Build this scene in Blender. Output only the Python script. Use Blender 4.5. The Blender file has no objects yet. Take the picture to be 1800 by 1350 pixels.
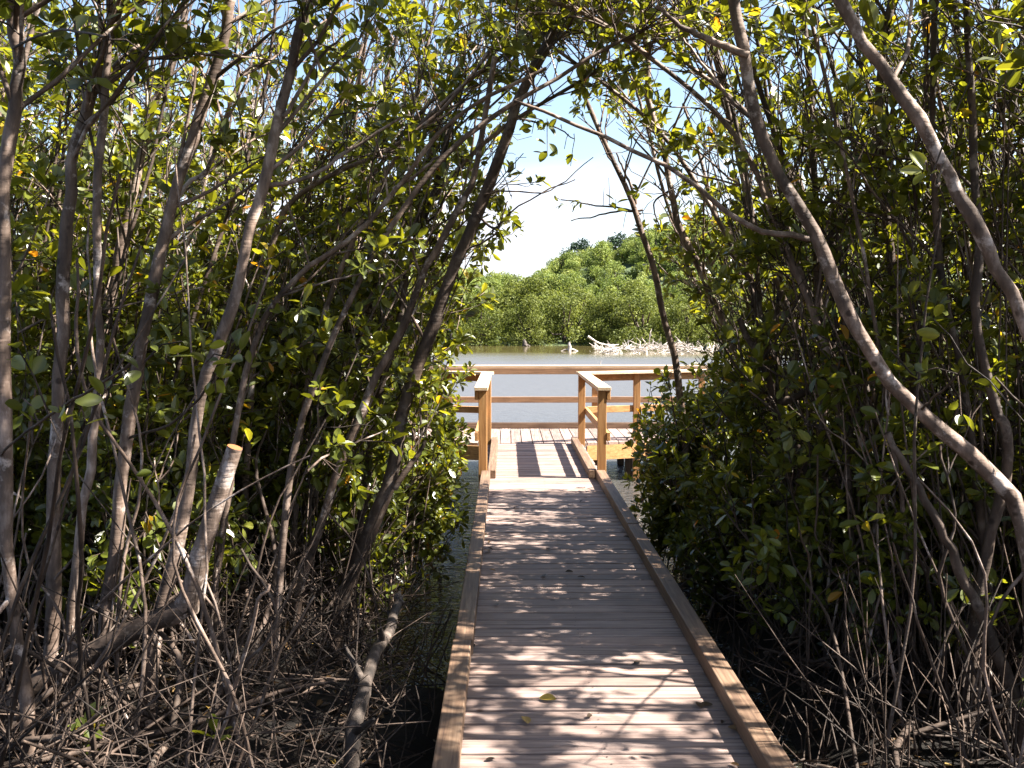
import bpy, math, random
import numpy as np
from mathutils import Vector

rng = np.random.default_rng(7)
random.seed(7)
sc = bpy.context.scene
COL = sc.collection
R = math.radians

# ------------------------------------------------------------------ camera
CAM = np.array([0.0, 0.0, 1.70])          # deck top is z = 0, boardwalk runs along +y
FPX = 1750.0                               # focal length in pixels of the 1800 px wide photograph
PITCH = math.atan(117 / FPX)
YAW = math.atan(10 / FPX)
cd = bpy.data.cameras.new('camera'); cam = bpy.data.objects.new('camera', cd); COL.objects.link(cam)
cam.location = CAM
cam.rotation_euler = (R(90) - PITCH, 0, -YAW)
cd.sensor_width = 36; cd.lens = 36 * FPX / 1800
cd.clip_start = 0.05; cd.clip_end = 3000
sc.camera = cam
_fw = np.array([math.sin(YAW) * math.cos(PITCH), math.cos(YAW) * math.cos(PITCH), -math.sin(PITCH)])
_rt = np.array([math.cos(YAW), -math.sin(YAW), 0])
_up = np.cross(_rt, _fw)

def at(px, py, y):
    """world point at depth y that the photograph shows at px, py"""
    d = _fw + _rt * (px - 900) / FPX + _up * (675 - py) / FPX
    return CAM + d * (y / d[1])

def project(p):
    d = np.asarray(p) - CAM
    z = d @ _fw
    return 900 + FPX * (d @ _rt) / z, 675 - FPX * (d @ _up) / z

# ------------------------------------------------------------------ mesh helper
class MB:
    def __init__(self):
        self.v = []; self.f = {3: [], 4: []}; self.m = {3: [], 4: []}; self.t = {3: [], 4: []}; self.s = {3: [], 4: []}; self.n = 0
    def add(self, v, quads=None, tris=None, mat=0, tone=0.0, smooth=True):
        v = np.asarray(v, float).reshape(-1, 3)
        for k, f in ((4, quads), (3, tris)):
            if f is None or len(f) == 0: continue
            f = np.asarray(f, int)
            self.f[k].append(f + self.n)
            self.m[k].append(np.full(len(f), mat)); self.s[k].append(np.full(len(f), smooth))
            self.t[k].append(np.broadcast_to(np.asarray(tone, float), (len(f),)))
        self.v.append(v); self.n += len(v)
    def box(self, x0, x1, y0, y1, z0, z1, mat=0, tone=0.0):
        v = [(x, y, z) for z in (z0, z1) for y in (y0, y1) for x in (x0, x1)]
        self.add(v, [(0, 2, 3, 1), (4, 5, 7, 6), (0, 1, 5, 4), (2, 6, 7, 3), (0, 4, 6, 2), (1, 3, 7, 5)], mat=mat, tone=tone, smooth=False)
    def beam(self, a, b, w, h, mat=0, tone=0.0):
        """board from a to b, w across (horizontal), h tall, a/b on the middle of its underside"""
        a = np.asarray(a, float); b = np.asarray(b, float); d = b - a; d = d / np.linalg.norm(d)
        s = np.cross(d, (0, 0, 1)); s /= np.linalg.norm(s)
        v = []
        for p in (a, b):
            for dz in (0, h):
                for ds in (-w / 2, w / 2):
                    v.append(p + s * ds + np.array([0, 0, dz]))
        self.add(v, [(0, 1, 3, 2), (4, 6, 7, 5), (0, 4, 5, 1), (2, 3, 7, 6), (0, 2, 6, 4), (1, 5, 7, 3)], mat=mat, tone=tone, smooth=False)
    def build(self, name, mats, parent=None, origin=None, bevel=0.0):
        me = bpy.data.meshes.new(name)
        v = np.concatenate(self.v) if self.v else np.zeros((0, 3))
        if origin is not None: v = v - np.asarray(origin)
        me.vertices.add(len(v)); me.vertices.foreach_set('co', v.astype(np.float32).ravel())
        lo = []; tot = []; mi = []; to = []; sm = []
        for k in (3, 4):
            if self.f[k]:
                f = np.concatenate(self.f[k]); lo.append(f.ravel()); tot.append(np.full(len(f), k))
                mi.append(np.concatenate(self.m[k])); to.append(np.concatenate(self.t[k])); sm.append(np.concatenate(self.s[k]))
        lo = np.concatenate(lo); tot = np.concatenate(tot)
        me.loops.add(len(lo)); me.loops.foreach_set('vertex_index', lo.astype(np.int32))
        me.polygons.add(len(tot))
        me.polygons.foreach_set('loop_start', np.concatenate([[0], np.cumsum(tot)[:-1]]).astype(np.int32))
        me.polygons.foreach_set('material_index', np.concatenate(mi).astype(np.int32))
        me.polygons.foreach_set('use_smooth', np.concatenate(sm).astype(bool))
        a = me.attributes.new('tone', 'FLOAT', 'FACE'); a.data.foreach_set('value', np.concatenate(to).astype(np.float32))
        me.update(calc_edges=True); me.validate()
        for m in (mats if isinstance(mats, (list, tuple)) else [mats]): me.materials.append(m)
        o = bpy.data.objects.new(name, me); COL.objects.link(o)
        if parent is not None: o.parent = parent
        elif origin is not None: o.location = origin
        if bevel:
            b = o.modifiers.new('bevel', 'BEVEL'); b.width = bevel; b.segments = 2; b.limit_method = 'ANGLE'
        return o

def tag(o, label=None, cat=None, group=None, kind=None):
    if label: o['label'] = label
    if cat: o['category'] = cat
    if group: o['group'] = group
    if kind: o['kind'] = kind
    return o

def empty(name, loc):
    o = bpy.data.objects.new(name, None); COL.objects.link(o); o.location = loc; o.empty_display_size = 0.1
    return o

def copy_tree(o, parent=None):
    c = o.copy(); COL.objects.link(c)
    if parent is not None: c.parent = parent
    for ch in list(o.children): copy_tree(ch, c)
    return c

def norm(v):
    v = np.asarray(v, float)
    return v / np.maximum(np.linalg.norm(v, axis=-1, keepdims=True), 1e-9)

def tube(mb, pts, rad, k=6, mat=0, cap=False, tone=0.0):
    pts = np.asarray(pts, float); rad = np.asarray(rad, float); m = len(pts)
    t = norm(np.gradient(pts, axis=0))
    ref = np.array([0.31, 0.95, 0.05]) if abs(t[0] @ np.array([0.31, 0.95, 0.05])) < 0.9 else np.array([0.95, 0.1, 0.3])
    u = norm(np.cross(t, ref)); w = np.cross(t, u)
    a = np.arange(k) * 2 * math.pi / k
    ring = pts[:, None, :] + rad[:, None, None] * (np.cos(a)[None, :, None] * u[:, None, :] + np.sin(a)[None, :, None] * w[:, None, :])
    v = ring.reshape(-1, 3)
    i = np.arange(m - 1)[:, None] * k; j = np.arange(k)[None, :]; j2 = (j + 1) % k
    q = np.stack([i + j, i + j2, i + k + j2, i + k + j], -1).reshape(-1, 4)
    mb.add(v, q, mat=mat, tone=tone)
    if cap:
        for base, p, fl in ((0, pts[0], True), ((m - 1) * k, pts[-1], False)):
            n0 = len(v)
            vv = np.vstack([ring[0 if fl else -1], p])
            tr = [((x + 1) % k, x, k) if fl else (x, (x + 1) % k, k) for x in range(k)]
            mb.add(vv, tris=tr, mat=cap if not isinstance(cap, bool) else mat, smooth=False, tone=tone)

def catmull(p, n):
    p = np.asarray(p, float)
    p = np.vstack([2 * p[0] - p[1], p, 2 * p[-1] - p[-2]])
    m = len(p) - 3; out = []
    for s in np.linspace(0, m - 1e-6, n):
        i = int(s); t = s - i
        a, b, c, d = p[i:i + 4]
        out.append(0.5 * ((2 * b) + (-a + c) * t + (2 * a - 5 * b + 4 * c - d) * t * t + (-a + 3 * b - 3 * c + d) * t ** 3))
    return np.array(out)

def leaves(mb, pos, ax, nr, L, W, tone, mat=1, fine=False):
    """a batch of leaf blades: elliptic, folded along the midrib, a little drooped"""
    n = len(pos)
    if n == 0: return
    ax = norm(ax); s = norm(np.cross(ax, nr)); nr = np.cross(s, ax)
    L = np.asarray(L)[:, None]; W = np.asarray(W)[:, None]
    fold = W * rng.uniform(0.05, 0.3, (n, 1)); droop = L * rng.uniform(-0.05, 0.25, (n, 1))
    if not fine:
        P = lambda t, w: pos + ax * L * t + s * W * w / 2 + nr * (fold * abs(w) - droop * t * t)
        v = np.stack([P(0, 0), P(.24, .62), P(.58, 1), P(.88, .66), P(1, 0), P(.88, -.66), P(.58, -1), P(.24, -.62)], 1).reshape(-1, 3)
        b = np.arange(n)[:, None] * 8
        q = np.concatenate([b + np.array([[0, 4, 3, 2]]), b + np.array([[0, 6, 5, 4]])])
        t3 = np.concatenate([b + np.array([[0, 2, 1]]), b + np.array([[0, 7, 6]])])
        i0 = mb.n; mb.add(v, q, mat=mat, tone=np.concatenate([tone, tone]), smooth=False)
        mb.f[3].append(t3 + i0); mb.m[3].append(np.full(len(t3), mat)); mb.s[3].append(np.zeros(len(t3), bool)); mb.t[3].append(np.concatenate([tone, tone]).astype(float))
    else:
        st = [0.0, .1, .25, .42, .6, .78, .92, 1.0]; ww = [.06, .45, .82, 1.0, .98, .76, .4, .04]
        vs = []
        for t, w in zip(st, ww):
            for sd in (-1, -0.5, 0, 0.5, 1):
                vs.append(pos + ax * L * t + s * W * w * sd / 2 + nr * (fold * w * abs(sd) ** 1.5 - droop * t * t))
        v = np.stack(vs, 1).reshape(-1, 3)
        base = np.arange(n)[:, None] * 40; q = []
        for i in range(7):
            for j in range(4):
                q.append(base + np.array([[i * 5 + j, i * 5 + j + 1, i * 5 + j + 6, i * 5 + j + 5]]))
        mb.add(v, np.concatenate(q), mat=mat, tone=np.tile(tone, 28), smooth=True)

# ------------------------------------------------------------------ materials
def new_mat(name):
    m = bpy.data.materials.new(name); m.use_nodes = True
    nt = m.node_tree; nt.nodes.clear()
    out = nt.nodes.new('ShaderNodeOutputMaterial')
    return m, nt, out

def N(nt, kind, **kw):
    n = nt.nodes.new(kind)
    for k, v in kw.items():
        if k in n.inputs: n.inputs[k].default_value = v
        else: setattr(n, k, v)
    return n

def ramp(nt, fac, stops, interp='LINEAR'):
    n = nt.nodes.new('ShaderNodeValToRGB'); n.color_ramp.interpolation = interp
    e = n.color_ramp.elements
    while len(e) < len(stops): e.new(0.5)
    for i, (p, c) in enumerate(stops):
        e[i].position = p; e[i].color = (*c, 1)
    nt.links.new(fac, n.inputs[0]); return n.outputs[0]

def mixc(nt, fac, a, b, mode='MIX'):
    n = nt.nodes.new('ShaderNodeMix'); n.data_type = 'RGBA'; n.blend_type = mode
    for sock, val in ((n.inputs[0], fac), (n.inputs[6], a), (n.inputs[7], b)):
        if hasattr(val, 'is_output'): nt.links.new(val, sock)
        elif isinstance(val, (tuple, list)): sock.default_value = (*val, 1)
        else: sock.default_value = val
    return n.outputs[2]

def leaf_mat(name, stops, trans, tcol, rough=0.3, spec=0.5):
    m, nt, out = new_mat(name); L = nt.links
    at_ = N(nt, 'ShaderNodeAttribute', attribute_name='tone')
    col = ramp(nt, at_.outputs['Fac'], stops)
    p = N(nt, 'ShaderNodeBsdfPrincipled', Roughness=rough); p.inputs['Specular IOR Level'].default_value = spec
    L.new(col, p.inputs['Base Color'])
    tr = N(nt, 'ShaderNodeBsdfTranslucent')
    L.new(mixc(nt, 1.0, col, tcol, 'MULTIPLY'), tr.inputs['Color'])
    mx = N(nt, 'ShaderNodeMixShader', Fac=trans)
    L.new(p.outputs[0], mx.inputs[1]); L.new(tr.outputs[0], mx.inputs[2]); L.new(mx.outputs[0], out.inputs[0])
    return m

LEAF = leaf_mat('mangrove_leaf', [(0.0, (.030, .038, .007)), (.35, (.066, .081, .011)), (.70, (.122, .138, .017)), (.90, (.185, .188, .032)),
                                  (.965, (.30, .22, .02)), (1.0, (.38, .15, .02))], 0.38, (3.4, 2.85, 1.0), 0.33, 0.65)
FARLEAF = leaf_mat('far_foliage', [(0.0, (.036, .048, .012)), (.4, (.085, .102, .020)), (.8, (.142, .158, .034)), (1.0, (.18, .185, .05))], 0.30, (1.8, 1.8, 1.2), 0.6, 0.2)
HILLLEAF = leaf_mat('hill_foliage', [(0.0, (.055, .078, .022)), (.4, (.12, .155, .036)), (.8, (.19, .22, .06)), (1.0, (.22, .23, .07))], 0.30, (1.8, 1.8, 1.2), 0.6, 0.2)
DARKLEAF = leaf_mat('dark_foliage', [(0.0, (.012, .026, .016)), (.6, (.025, .048, .026)), (1.0, (.05, .08, .04))], 0.2, (1.5, 1.5, 1.2), 0.6, 0.2)
DEADLEAF = leaf_mat('dead_leaf', [(0.0, (.02, .013, .008)), (.5, (.055, .032, .017)), (.85, (.16, .09, .035)), (1.0, (.45, .32, .05))], 0.15, (1.5, 1.3, 1), 0.55, 0.3)

def bark_mat(name, c0, c1, c2, scale=14, rings=True, rough=0.75):
    m, nt, out = new_mat(name); L = nt.links
    tc = N(nt, 'ShaderNodeTexCoord'); mp = N(nt, 'ShaderNodeMapping'); mp.inputs['Scale'].default_value = (1, 1, 0.35)
    L.new(tc.outputs['Object'], mp.inputs[0])
    n1 = N(nt, 'ShaderNodeTexNoise', Scale=float(scale), Detail=6.0, Roughness=0.65); L.new(mp.outputs[0], n1.inputs[0])
    n2 = N(nt, 'ShaderNodeTexNoise', Scale=2.2, Detail=3.0); L.new(tc.outputs['Object'], n2.inputs[0])
    n3 = N(nt, 'ShaderNodeTexNoise', Scale=120.0, Detail=3.0); L.new(tc.outputs['Object'], n3.inputs[0])
    col = ramp(nt, n1.outputs[0], [(.3, c0), (.52, c1), (.72, c2)])
    oi = N(nt, 'ShaderNodeObjectInfo')
    big = ramp(nt, n2.outputs[0], [(.36, (.42, .38, .35)), (.5, (.85, .82, .8)), (.64, (1.2, 1.14, 1.1))])
    col = mixc(nt, 1.0, col, big, 'MULTIPLY')
    col = mixc(nt, 1.0, col, ramp(nt, oi.outputs['Random'], [(0, (.75, .70, .66)), (.5, (1, .96, .93)), (1, (1.15, 1.15, 1.15))]), 'MULTIPLY')
    if rings:
        n5 = N(nt, 'ShaderNodeTexNoise', Scale=5.5, Detail=7.0, Roughness=0.7); L.new(tc.outputs['Object'], n5.inputs[0])
        lf = N(nt, 'ShaderNodeMapRange'); lf.inputs['From Min'].default_value = .56; lf.inputs['From Max'].default_value = .64; lf.inputs['To Max'].default_value = .75; L.new(n5.outputs[0], lf.inputs[0])
        col = mixc(nt, lf.outputs[0], col, tuple(min(1, 1.15 * c + .03) for c in c2))
        kv = N(nt, 'ShaderNodeTexVoronoi', Scale=9.0); L.new(tc.outputs['Object'], kv.inputs[0])
        col = mixc(nt, 1.0, col, ramp(nt, kv.outputs['Distance'], [(.10, (.30, .26, .23)), (.17, (1, 1, 1))]), 'MULTIPLY')
    p = N(nt, 'ShaderNodeBsdfPrincipled', Roughness=rough); p.inputs['Specular IOR Level'].default_value = 0.35
    if name == 'twig_bark':
        ge = N(nt, 'ShaderNodeNewGeometry'); col = mixc(nt, 1.0, col, ramp(nt, ge.outputs['Random Per Island'], [(0, (.28, .24, .21)), (.6, (.75, .72, .7)), (1, (1.1, 1.05, 1.02))]), 'MULTIPLY')
    L.new(col, p.inputs['Base Color'])
    b = N(nt, 'ShaderNodeBump', Strength=0.6, Distance=0.006)
    ad = N(nt, 'ShaderNodeMath', operation='ADD'); L.new(n1.outputs[0], ad.inputs[0])
    if rings:
        mp2 = N(nt, 'ShaderNodeMapping'); mp2.inputs['Scale'].default_value = (9, 9, 60); L.new(tc.outputs['Object'], mp2.inputs[0])
        n4 = N(nt, 'ShaderNodeTexNoise', Scale=1.0, Detail=2.0); L.new(mp2.outputs[0], n4.inputs[0])
        L.new(n4.outputs[0], ad.inputs[1])
    else: L.new(n3.outputs[0], ad.inputs[1])
    L.new(ad.outputs[0], b.inputs['Height']); L.new(b.outputs[0], p.inputs['Normal'])
    L.new(p.outputs[0], out.inputs[0])
    return m

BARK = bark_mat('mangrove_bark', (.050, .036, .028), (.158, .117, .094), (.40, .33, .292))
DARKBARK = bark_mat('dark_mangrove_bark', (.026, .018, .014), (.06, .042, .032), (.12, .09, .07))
TWIG = bark_mat('twig_bark', (.028, .019, .014), (.070, .050, .038), (.16, .125, .103), 30, False)
DEADWOOD = bark_mat('bleached_wood', (.30, .27, .25), (.46, .43, .41), (.62, .60, .58), 20, False)
LOGWOOD = bark_mat('weathered_log', (.018, .014, .011), (.055, .044, .037), (.19, .16, .14), 16, False)
CUTWOOD, nt, out = new_mat('fresh_cut_wood')
p = N(nt, 'ShaderNodeBsdfPrincipled', Roughness=0.7)
n1 = N(nt, 'ShaderNodeTexNoise', Scale=60.0)
nt.links.new(ramp(nt, n1.outputs[0], [(.3, (.15, .042, .012)), (.7, (.28, .10, .03))]), p.inputs['Base Color']); nt.links.new(p.outputs[0], out.inputs[0])

def wood_mat(name, stops, axis, rough=0.7, stain=0.35):
    """sawn timber: grain stretched along an axis, every board of the mesh its own tone, knots and stains"""
    m, nt, out = new_mat(name); L = nt.links
    tc = N(nt, 'ShaderNodeTexCoord'); geo = N(nt, 'ShaderNodeNewGeometry')
    sh = N(nt, 'ShaderNodeVectorMath', operation='ADD')
    cx = N(nt, 'ShaderNodeCombineXYZ'); mu = N(nt, 'ShaderNodeMath', operation='MULTIPLY'); mu.inputs[1].default_value = 37.0
    L.new(geo.outputs['Random Per Island'], mu.inputs[0])
    for i in range(3): L.new(mu.outputs[0], cx.inputs[i])
    L.new(tc.outputs['Object'], sh.inputs[0]); L.new(cx.outputs[0], sh.inputs[1])
    mp = N(nt, 'ShaderNodeMapping'); s = [55.0, 55.0, 55.0]; s[axis] = 2.2; mp.inputs['Scale'].default_value = s
    L.new(sh.outputs[0], mp.inputs[0])
    g = N(nt, 'ShaderNodeTexNoise', Scale=1.0, Detail=5.0, Roughness=0.6, Distortion=0.7); L.new(mp.outputs[0], g.inputs[0])
    st = N(nt, 'ShaderNodeTexNoise', Scale=3.5, Detail=4.0); L.new(sh.outputs[0], st.inputs[0])
    kn = N(nt, 'ShaderNodeTexVoronoi', Scale=2.6); L.new(sh.outputs[0], kn.inputs[0])
    col = ramp(nt, g.outputs[0], stops)
    col = mixc(nt, 1.0, col, ramp(nt, geo.outputs['Random Per Island'], [(0, (.62, .58, .56)), (.35, (.92, .88, .86)), (.7, (1.0, .99, .99)), (1, (1.2, 1.12, 1.06))]), 'MULTIPLY')
    col = mixc(nt, stain, col, ramp(nt, st.outputs[0], [(.32, (.35, .30, .28)), (.55, (1, 1, 1))]), 'MULTIPLY')
    col = mixc(nt, 1.0, col, ramp(nt, kn.outputs['Distance'], [(.03, (.42, .32, .26)), (.06, (1, 1, 1))]), 'MULTIPLY')
    p = N(nt, 'ShaderNodeBsdfPrincipled', Roughness=rough); L.new(col, p.inputs['Base Color'])
    b = N(nt, 'ShaderNodeBump', Strength=0.45, Distance=0.003); L.new(g.outputs[0], b.inputs['Height']); L.new(b.outputs[0], p.inputs['Normal'])
    L.new(p.outputs[0], out.inputs[0])
    return m

GREY = [(.30, (.115, .078, .064)), (.5, (.225, .165, .142)), (.72, (.33, .258, .228))]
PINE = [(.30, (.27, .125, .038)), (.5, (.43, .225, .08)), (.72, (.53, .31, .13))]
CAPW = [(.30, (.44, .32, .19)), (.5, (.60, .46, .30)), (.72, (.70, .57, .41))]
OLD = [(.30, (.17, .09, .045)), (.5, (.27, .155, .08)), (.72, (.36, .22, .12))]  # far rail: weathered brown with its shaded front put into the colour
KERB = [(.30, (.075, .042, .026)), (.5, (.155, .096, .058)), (.72, (.24, .165, .108))]
DECKX = wood_mat('deck_plank', GREY, 0); DECKY = wood_mat('platform_plank', GREY, 1)
PINEX = wood_mat('pine_board_across', PINE, 0, 0.6, 0.2); PINEY = wood_mat('pine_board_along', PINE, 1, 0.6, 0.2); PINEZ = wood_mat('pine_post', PINE, 2, 0.6, 0.2)
KERBY = wood_mat('kerb_timber', KERB, 1, 0.65, 0.35); KERBX = wood_mat('kerb_timber_across', KERB, 0, 0.65, 0.35)
CAPX = wood_mat('cap_board_across', CAPW, 0, 0.6, 0.2); CAPY = wood_mat('cap_board_along', CAPW, 1, 0.6, 0.2); OLD_SHADEDX = wood_mat('weathered_shaded_rail', OLD, 0, 0.7, 0.3)
PILE = wood_mat('pile_timber', [(.3, (.07, .055, .045)), (.5, (.13, .10, .08)), (.7, (.2, .16, .13))], 2)

SCREW, nt, out = new_mat('rusty_screw')
p = N(nt, 'ShaderNodeBsdfPrincipled', Roughness=0.6); p.inputs['Base Color'].default_value = (.035, .025, .02, 1); nt.links.new(p.outputs[0], out.inputs[0])
# mud
MUD, nt, out = new_mat('mud'); L = nt.links
tc = N(nt, 'ShaderNodeTexCoord'); n1 = N(nt, 'ShaderNodeTexNoise', Scale=3.0, Detail=9.0, Roughness=0.7); L.new(tc.outputs['Object'], n1.inputs[0])
p = N(nt, 'ShaderNodeBsdfPrincipled', Roughness=0.8); p.inputs['Specular IOR Level'].default_value = 0.2
L.new(ramp(nt, n1.outputs[0], [(.3, (.004, .0033, .0027)), (.55, (.009, .0067, .005)), (.75, (.022, .016, .011))]), p.inputs['Base Color'])
b = N(nt, 'ShaderNodeBump', Strength=0.9, Distance=0.045); L.new(n1.outputs[0], b.inputs['Height']); L.new(b.outputs[0], p.inputs['Normal']); L.new(p.outputs[0], out.inputs[0])
# hill soil
SOIL, nt, out = new_mat('hill_scrub'); L = nt.links
tc = N(nt, 'ShaderNodeTexCoord'); n1 = N(nt, 'ShaderNodeTexNoise', Scale=0.6, Detail=8.0); L.new(tc.outputs['Object'], n1.inputs[0])
p = N(nt, 'ShaderNodeBsdfPrincipled', Roughness=0.9)
L.new(ramp(nt, n1.outputs[0], [(.3, (.02, .035, .012)), (.7, (.06, .085, .025))]), p.inputs['Base Color']); L.new(p.outputs[0], out.inputs[0])
# water: murky, wind-rippled near the platform, calm in the lee of the far shore
WATER, nt, out = new_mat('lake_water'); L = nt.links
tc = N(nt, 'ShaderNodeTexCoord'); sx = N(nt, 'ShaderNodeSeparateXYZ'); L.new(tc.outputs['Object'], sx.inputs[0])
mp = N(nt, 'ShaderNodeMapping'); mp.inputs['Scale'].default_value = (1.0, 2.1, 1); L.new(tc.outputs['Object'], mp.inputs[0])
w1 = N(nt, 'ShaderNodeTexNoise', Scale=3.2, Detail=4.0, Roughness=0.6); L.new(mp.outputs[0], w1.inputs[0])
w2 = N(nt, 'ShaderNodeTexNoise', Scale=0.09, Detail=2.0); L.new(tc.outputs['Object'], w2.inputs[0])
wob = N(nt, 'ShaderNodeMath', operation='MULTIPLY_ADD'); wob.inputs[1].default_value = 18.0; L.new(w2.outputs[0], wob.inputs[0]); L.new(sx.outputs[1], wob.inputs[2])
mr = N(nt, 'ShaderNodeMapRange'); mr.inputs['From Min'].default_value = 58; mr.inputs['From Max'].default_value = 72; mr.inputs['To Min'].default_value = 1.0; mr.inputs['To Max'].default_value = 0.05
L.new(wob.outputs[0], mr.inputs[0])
b = N(nt, 'ShaderNodeBump', Distance=0.045); L.new(w1.outputs[0], b.inputs['Height'])
L.new(mr.outputs[0], b.inputs['Strength'])
p = N(nt, 'ShaderNodeBsdfPrincipled', Roughness=0.06, IOR=1.6)
mr2 = N(nt, 'ShaderNodeMapRange'); mr2.inputs['From Min'].default_value = 58; mr2.inputs['From Max'].default_value = 72; mr2.inputs['To Min'].default_value = .42; mr2.inputs['To Max'].default_value = .07
L.new(wob.outputs[0], mr2.inputs[0])
nr = N(nt, 'ShaderNodeMapRange'); nr.inputs['From Min'].default_value = 11; nr.inputs['From Max'].default_value = 26; nr.inputs['To Min'].default_value = .2; nr.inputs['To Max'].default_value = 1.0; L.new(sx.outputs[1], nr.inputs[0])
rm = N(nt, 'ShaderNodeMath', operation='MULTIPLY'); L.new(mr2.outputs[0], rm.inputs[0]); L.new(nr.outputs[0], rm.inputs[1]); L.new(rm.outputs[0], p.inputs['Roughness'])
ns = N(nt, 'ShaderNodeMapRange'); ns.inputs['From Min'].default_value = 11; ns.inputs['From Max'].default_value = 26; ns.inputs['To Min'].default_value = .14; ns.inputs['To Max'].default_value = .045; L.new(sx.outputs[1], ns.inputs[0]); L.new(ns.outputs[0], b.inputs['Distance'])
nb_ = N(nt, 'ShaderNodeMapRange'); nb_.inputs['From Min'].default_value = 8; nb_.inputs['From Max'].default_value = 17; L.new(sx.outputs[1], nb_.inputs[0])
L.new(mixc(nt, nb_.outputs[0], (.022, .020, .014), mixc(nt, mr.outputs[0], (.085, .068, .024), (.066, .064, .064))), p.inputs['Base Color'])  # sky reflection tinted into rippled zone, turbid olive at far shore, darker base near
L.new(b.outputs[0], p.inputs['Normal']); L.new(p.outputs[0], out.inputs[0])

# ------------------------------------------------------------------ light
SUN_EL, SUN_AZ = 49.0, 98.0            # azimuth clockwise from +y: from the right, a touch behind the camera
w = bpy.data.worlds.new('World'); sc.world = w; w.use_nodes = True
nt = w.node_tree; nt.nodes.clear()
sky = nt.nodes.new('ShaderNodeTexSky'); sky.sky_type = 'NISHITA'; sky.sun_disc = False
sky.sun_elevation = R(SUN_EL); sky.sun_rotation = R(SUN_AZ); sky.air_density = 1.0; sky.dust_density = 1.6; sky.ozone_density = 1.0
bg = nt.nodes.new('ShaderNodeBackground'); bg.inputs[1].default_value = 0.05
wo = nt.nodes.new('ShaderNodeOutputWorld'); tcw = nt.nodes.new('ShaderNodeTexCoord'); sxw = nt.nodes.new('ShaderNodeSeparateXYZ'); nt.links.new(tcw.outputs['Generated'], sxw.inputs[0])
mpw = nt.nodes.new('ShaderNodeMapping'); mpw.inputs['Scale'].default_value = (1.6, 1.6, 4.5); nt.links.new(tcw.outputs['Generated'], mpw.inputs[0])
cn = nt.nodes.new('ShaderNodeTexNoise'); cn.inputs['Scale'].default_value = 2.4; cn.inputs['Detail'].default_value = 7.0; nt.links.new(mpw.outputs[0], cn.inputs[0])
hz = nt.nodes.new('ShaderNodeMapRange'); hz.inputs['From Min'].default_value = .06; hz.inputs['From Max'].default_value = .20; hz.inputs['To Min'].default_value = .30; hz.inputs['To Max'].default_value = -.12; nt.links.new(sxw.outputs[2], hz.inputs[0])
ca = nt.nodes.new('ShaderNodeMath'); ca.operation = 'ADD'; nt.links.new(cn.outputs[0], ca.inputs[0]); nt.links.new(hz.outputs[0], ca.inputs[1])
cr = nt.nodes.new('ShaderNodeMapRange'); cr.inputs['From Min'].default_value = .52; cr.inputs['From Max'].default_value = .82; nt.links.new(ca.outputs[0], cr.inputs[0])
cm = nt.nodes.new('ShaderNodeMix'); cm.data_type = 'RGBA'; nt.links.new(cr.outputs[0], cm.inputs[0]); nt.links.new(sky.outputs[0], cm.inputs[6]); cm.inputs[7].default_value = (4.5, 4.65, 5.3, 1)
nt.links.new(cm.outputs[2], bg.inputs[0]); nt.links.new(bg.outputs[0], wo.inputs[0])
sd = bpy.data.lights.new('sun', 'SUN'); sd.energy = 5.0; sd.angle = R(0.53); sd.color = (1.0, .95, .86)
so = bpy.data.objects.new('sun', sd); COL.objects.link(so)
sdir = Vector((math.sin(R(SUN_AZ)) * math.cos(R(SUN_EL)), math.cos(R(SUN_AZ)) * math.cos(R(SUN_EL)), math.sin(R(SUN_EL))))
so.rotation_euler = sdir.to_track_quat('Z', 'Y').to_euler(); so.location = (8, -2, 9)
sc.view_settings.view_transform = 'Standard'; sc.view_settings.look = 'None'; sc.view_settings.exposure = 2.62; sc.view_settings.gamma = 1
sc.render.engine = 'CYCLES'
sc.cycles.max_bounces = 6; sc.cycles.diffuse_bounces = 3; sc.cycles.glossy_bounces = 3; sc.cycles.transmission_bounces = 3
sc.cycles.caustics_reflective = False; sc.cycles.caustics_refractive = False

# ------------------------------------------------------------------ setting
WZ = -0.55
def plane(name, x0, x1, y0, y1, z, mat):
    mb = MB(); mb.add([(x0, y0, z), (x1, y0, z), (x1, y1, z), (x0, y1, z)], [(0, 1, 2, 3)], smooth=False)
    return tag(mb.build(name, mat), kind='structure')
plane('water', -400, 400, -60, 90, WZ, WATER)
plane('ground', -1500, 1500, -1500, 1500, -2.2, SOIL)

def vnoise(x, y, s, seed):
    r = np.random.default_rng(seed); out = 0
    for k in range(4):
        a = r.uniform(0, 6.28, 6); f = s * 2 ** k
        th = r.uniform(0, 6.28, 3)
        for j in range(3):
            out = out + np.sin((x * math.cos(th[j]) + y * math.sin(th[j])) * f + a[j]) / 2 ** k
    return out / 4
def smooth(a, b, x):
    t = np.clip((x - a) / (b - a), 0, 1); return t * t * (3 - 2 * t)
def mud_h(x, y):
    x = np.asarray(x, float); y = np.asarray(y, float)
    base = -0.66 + 0.10 * vnoise(x, y, 1.1, 3)
    left = 0.42 * smooth(-0.75, -1.6, x) * smooth(11.5, 8.0, y)
    right = 0.30 * smooth(1.25, 1.9, x) * smooth(9.5, 7.0, y)
    left = left + 0.26 * smooth(-0.1, -0.5, x) * smooth(6.3, 5.4, y) * smooth(-1.6, -.75, x)
    return base + left + right + 0.03 * vnoise(x, y, 6, 5)
def grid(fn, x0, x1, y0, y1, nx, ny):
    xs, ys = np.meshgrid(np.linspace(x0, x1, nx), np.linspace(y0, y1, ny)); z = fn(xs, ys)
    v = np.stack([xs, ys, z], -1).reshape(-1, 3)
    i = (np.arange(ny - 1)[:, None] * nx + np.arange(nx - 1)[None, :]).ravel()
    return v, np.stack([i, i + 1, i + nx + 1, i + nx], -1)
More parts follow.
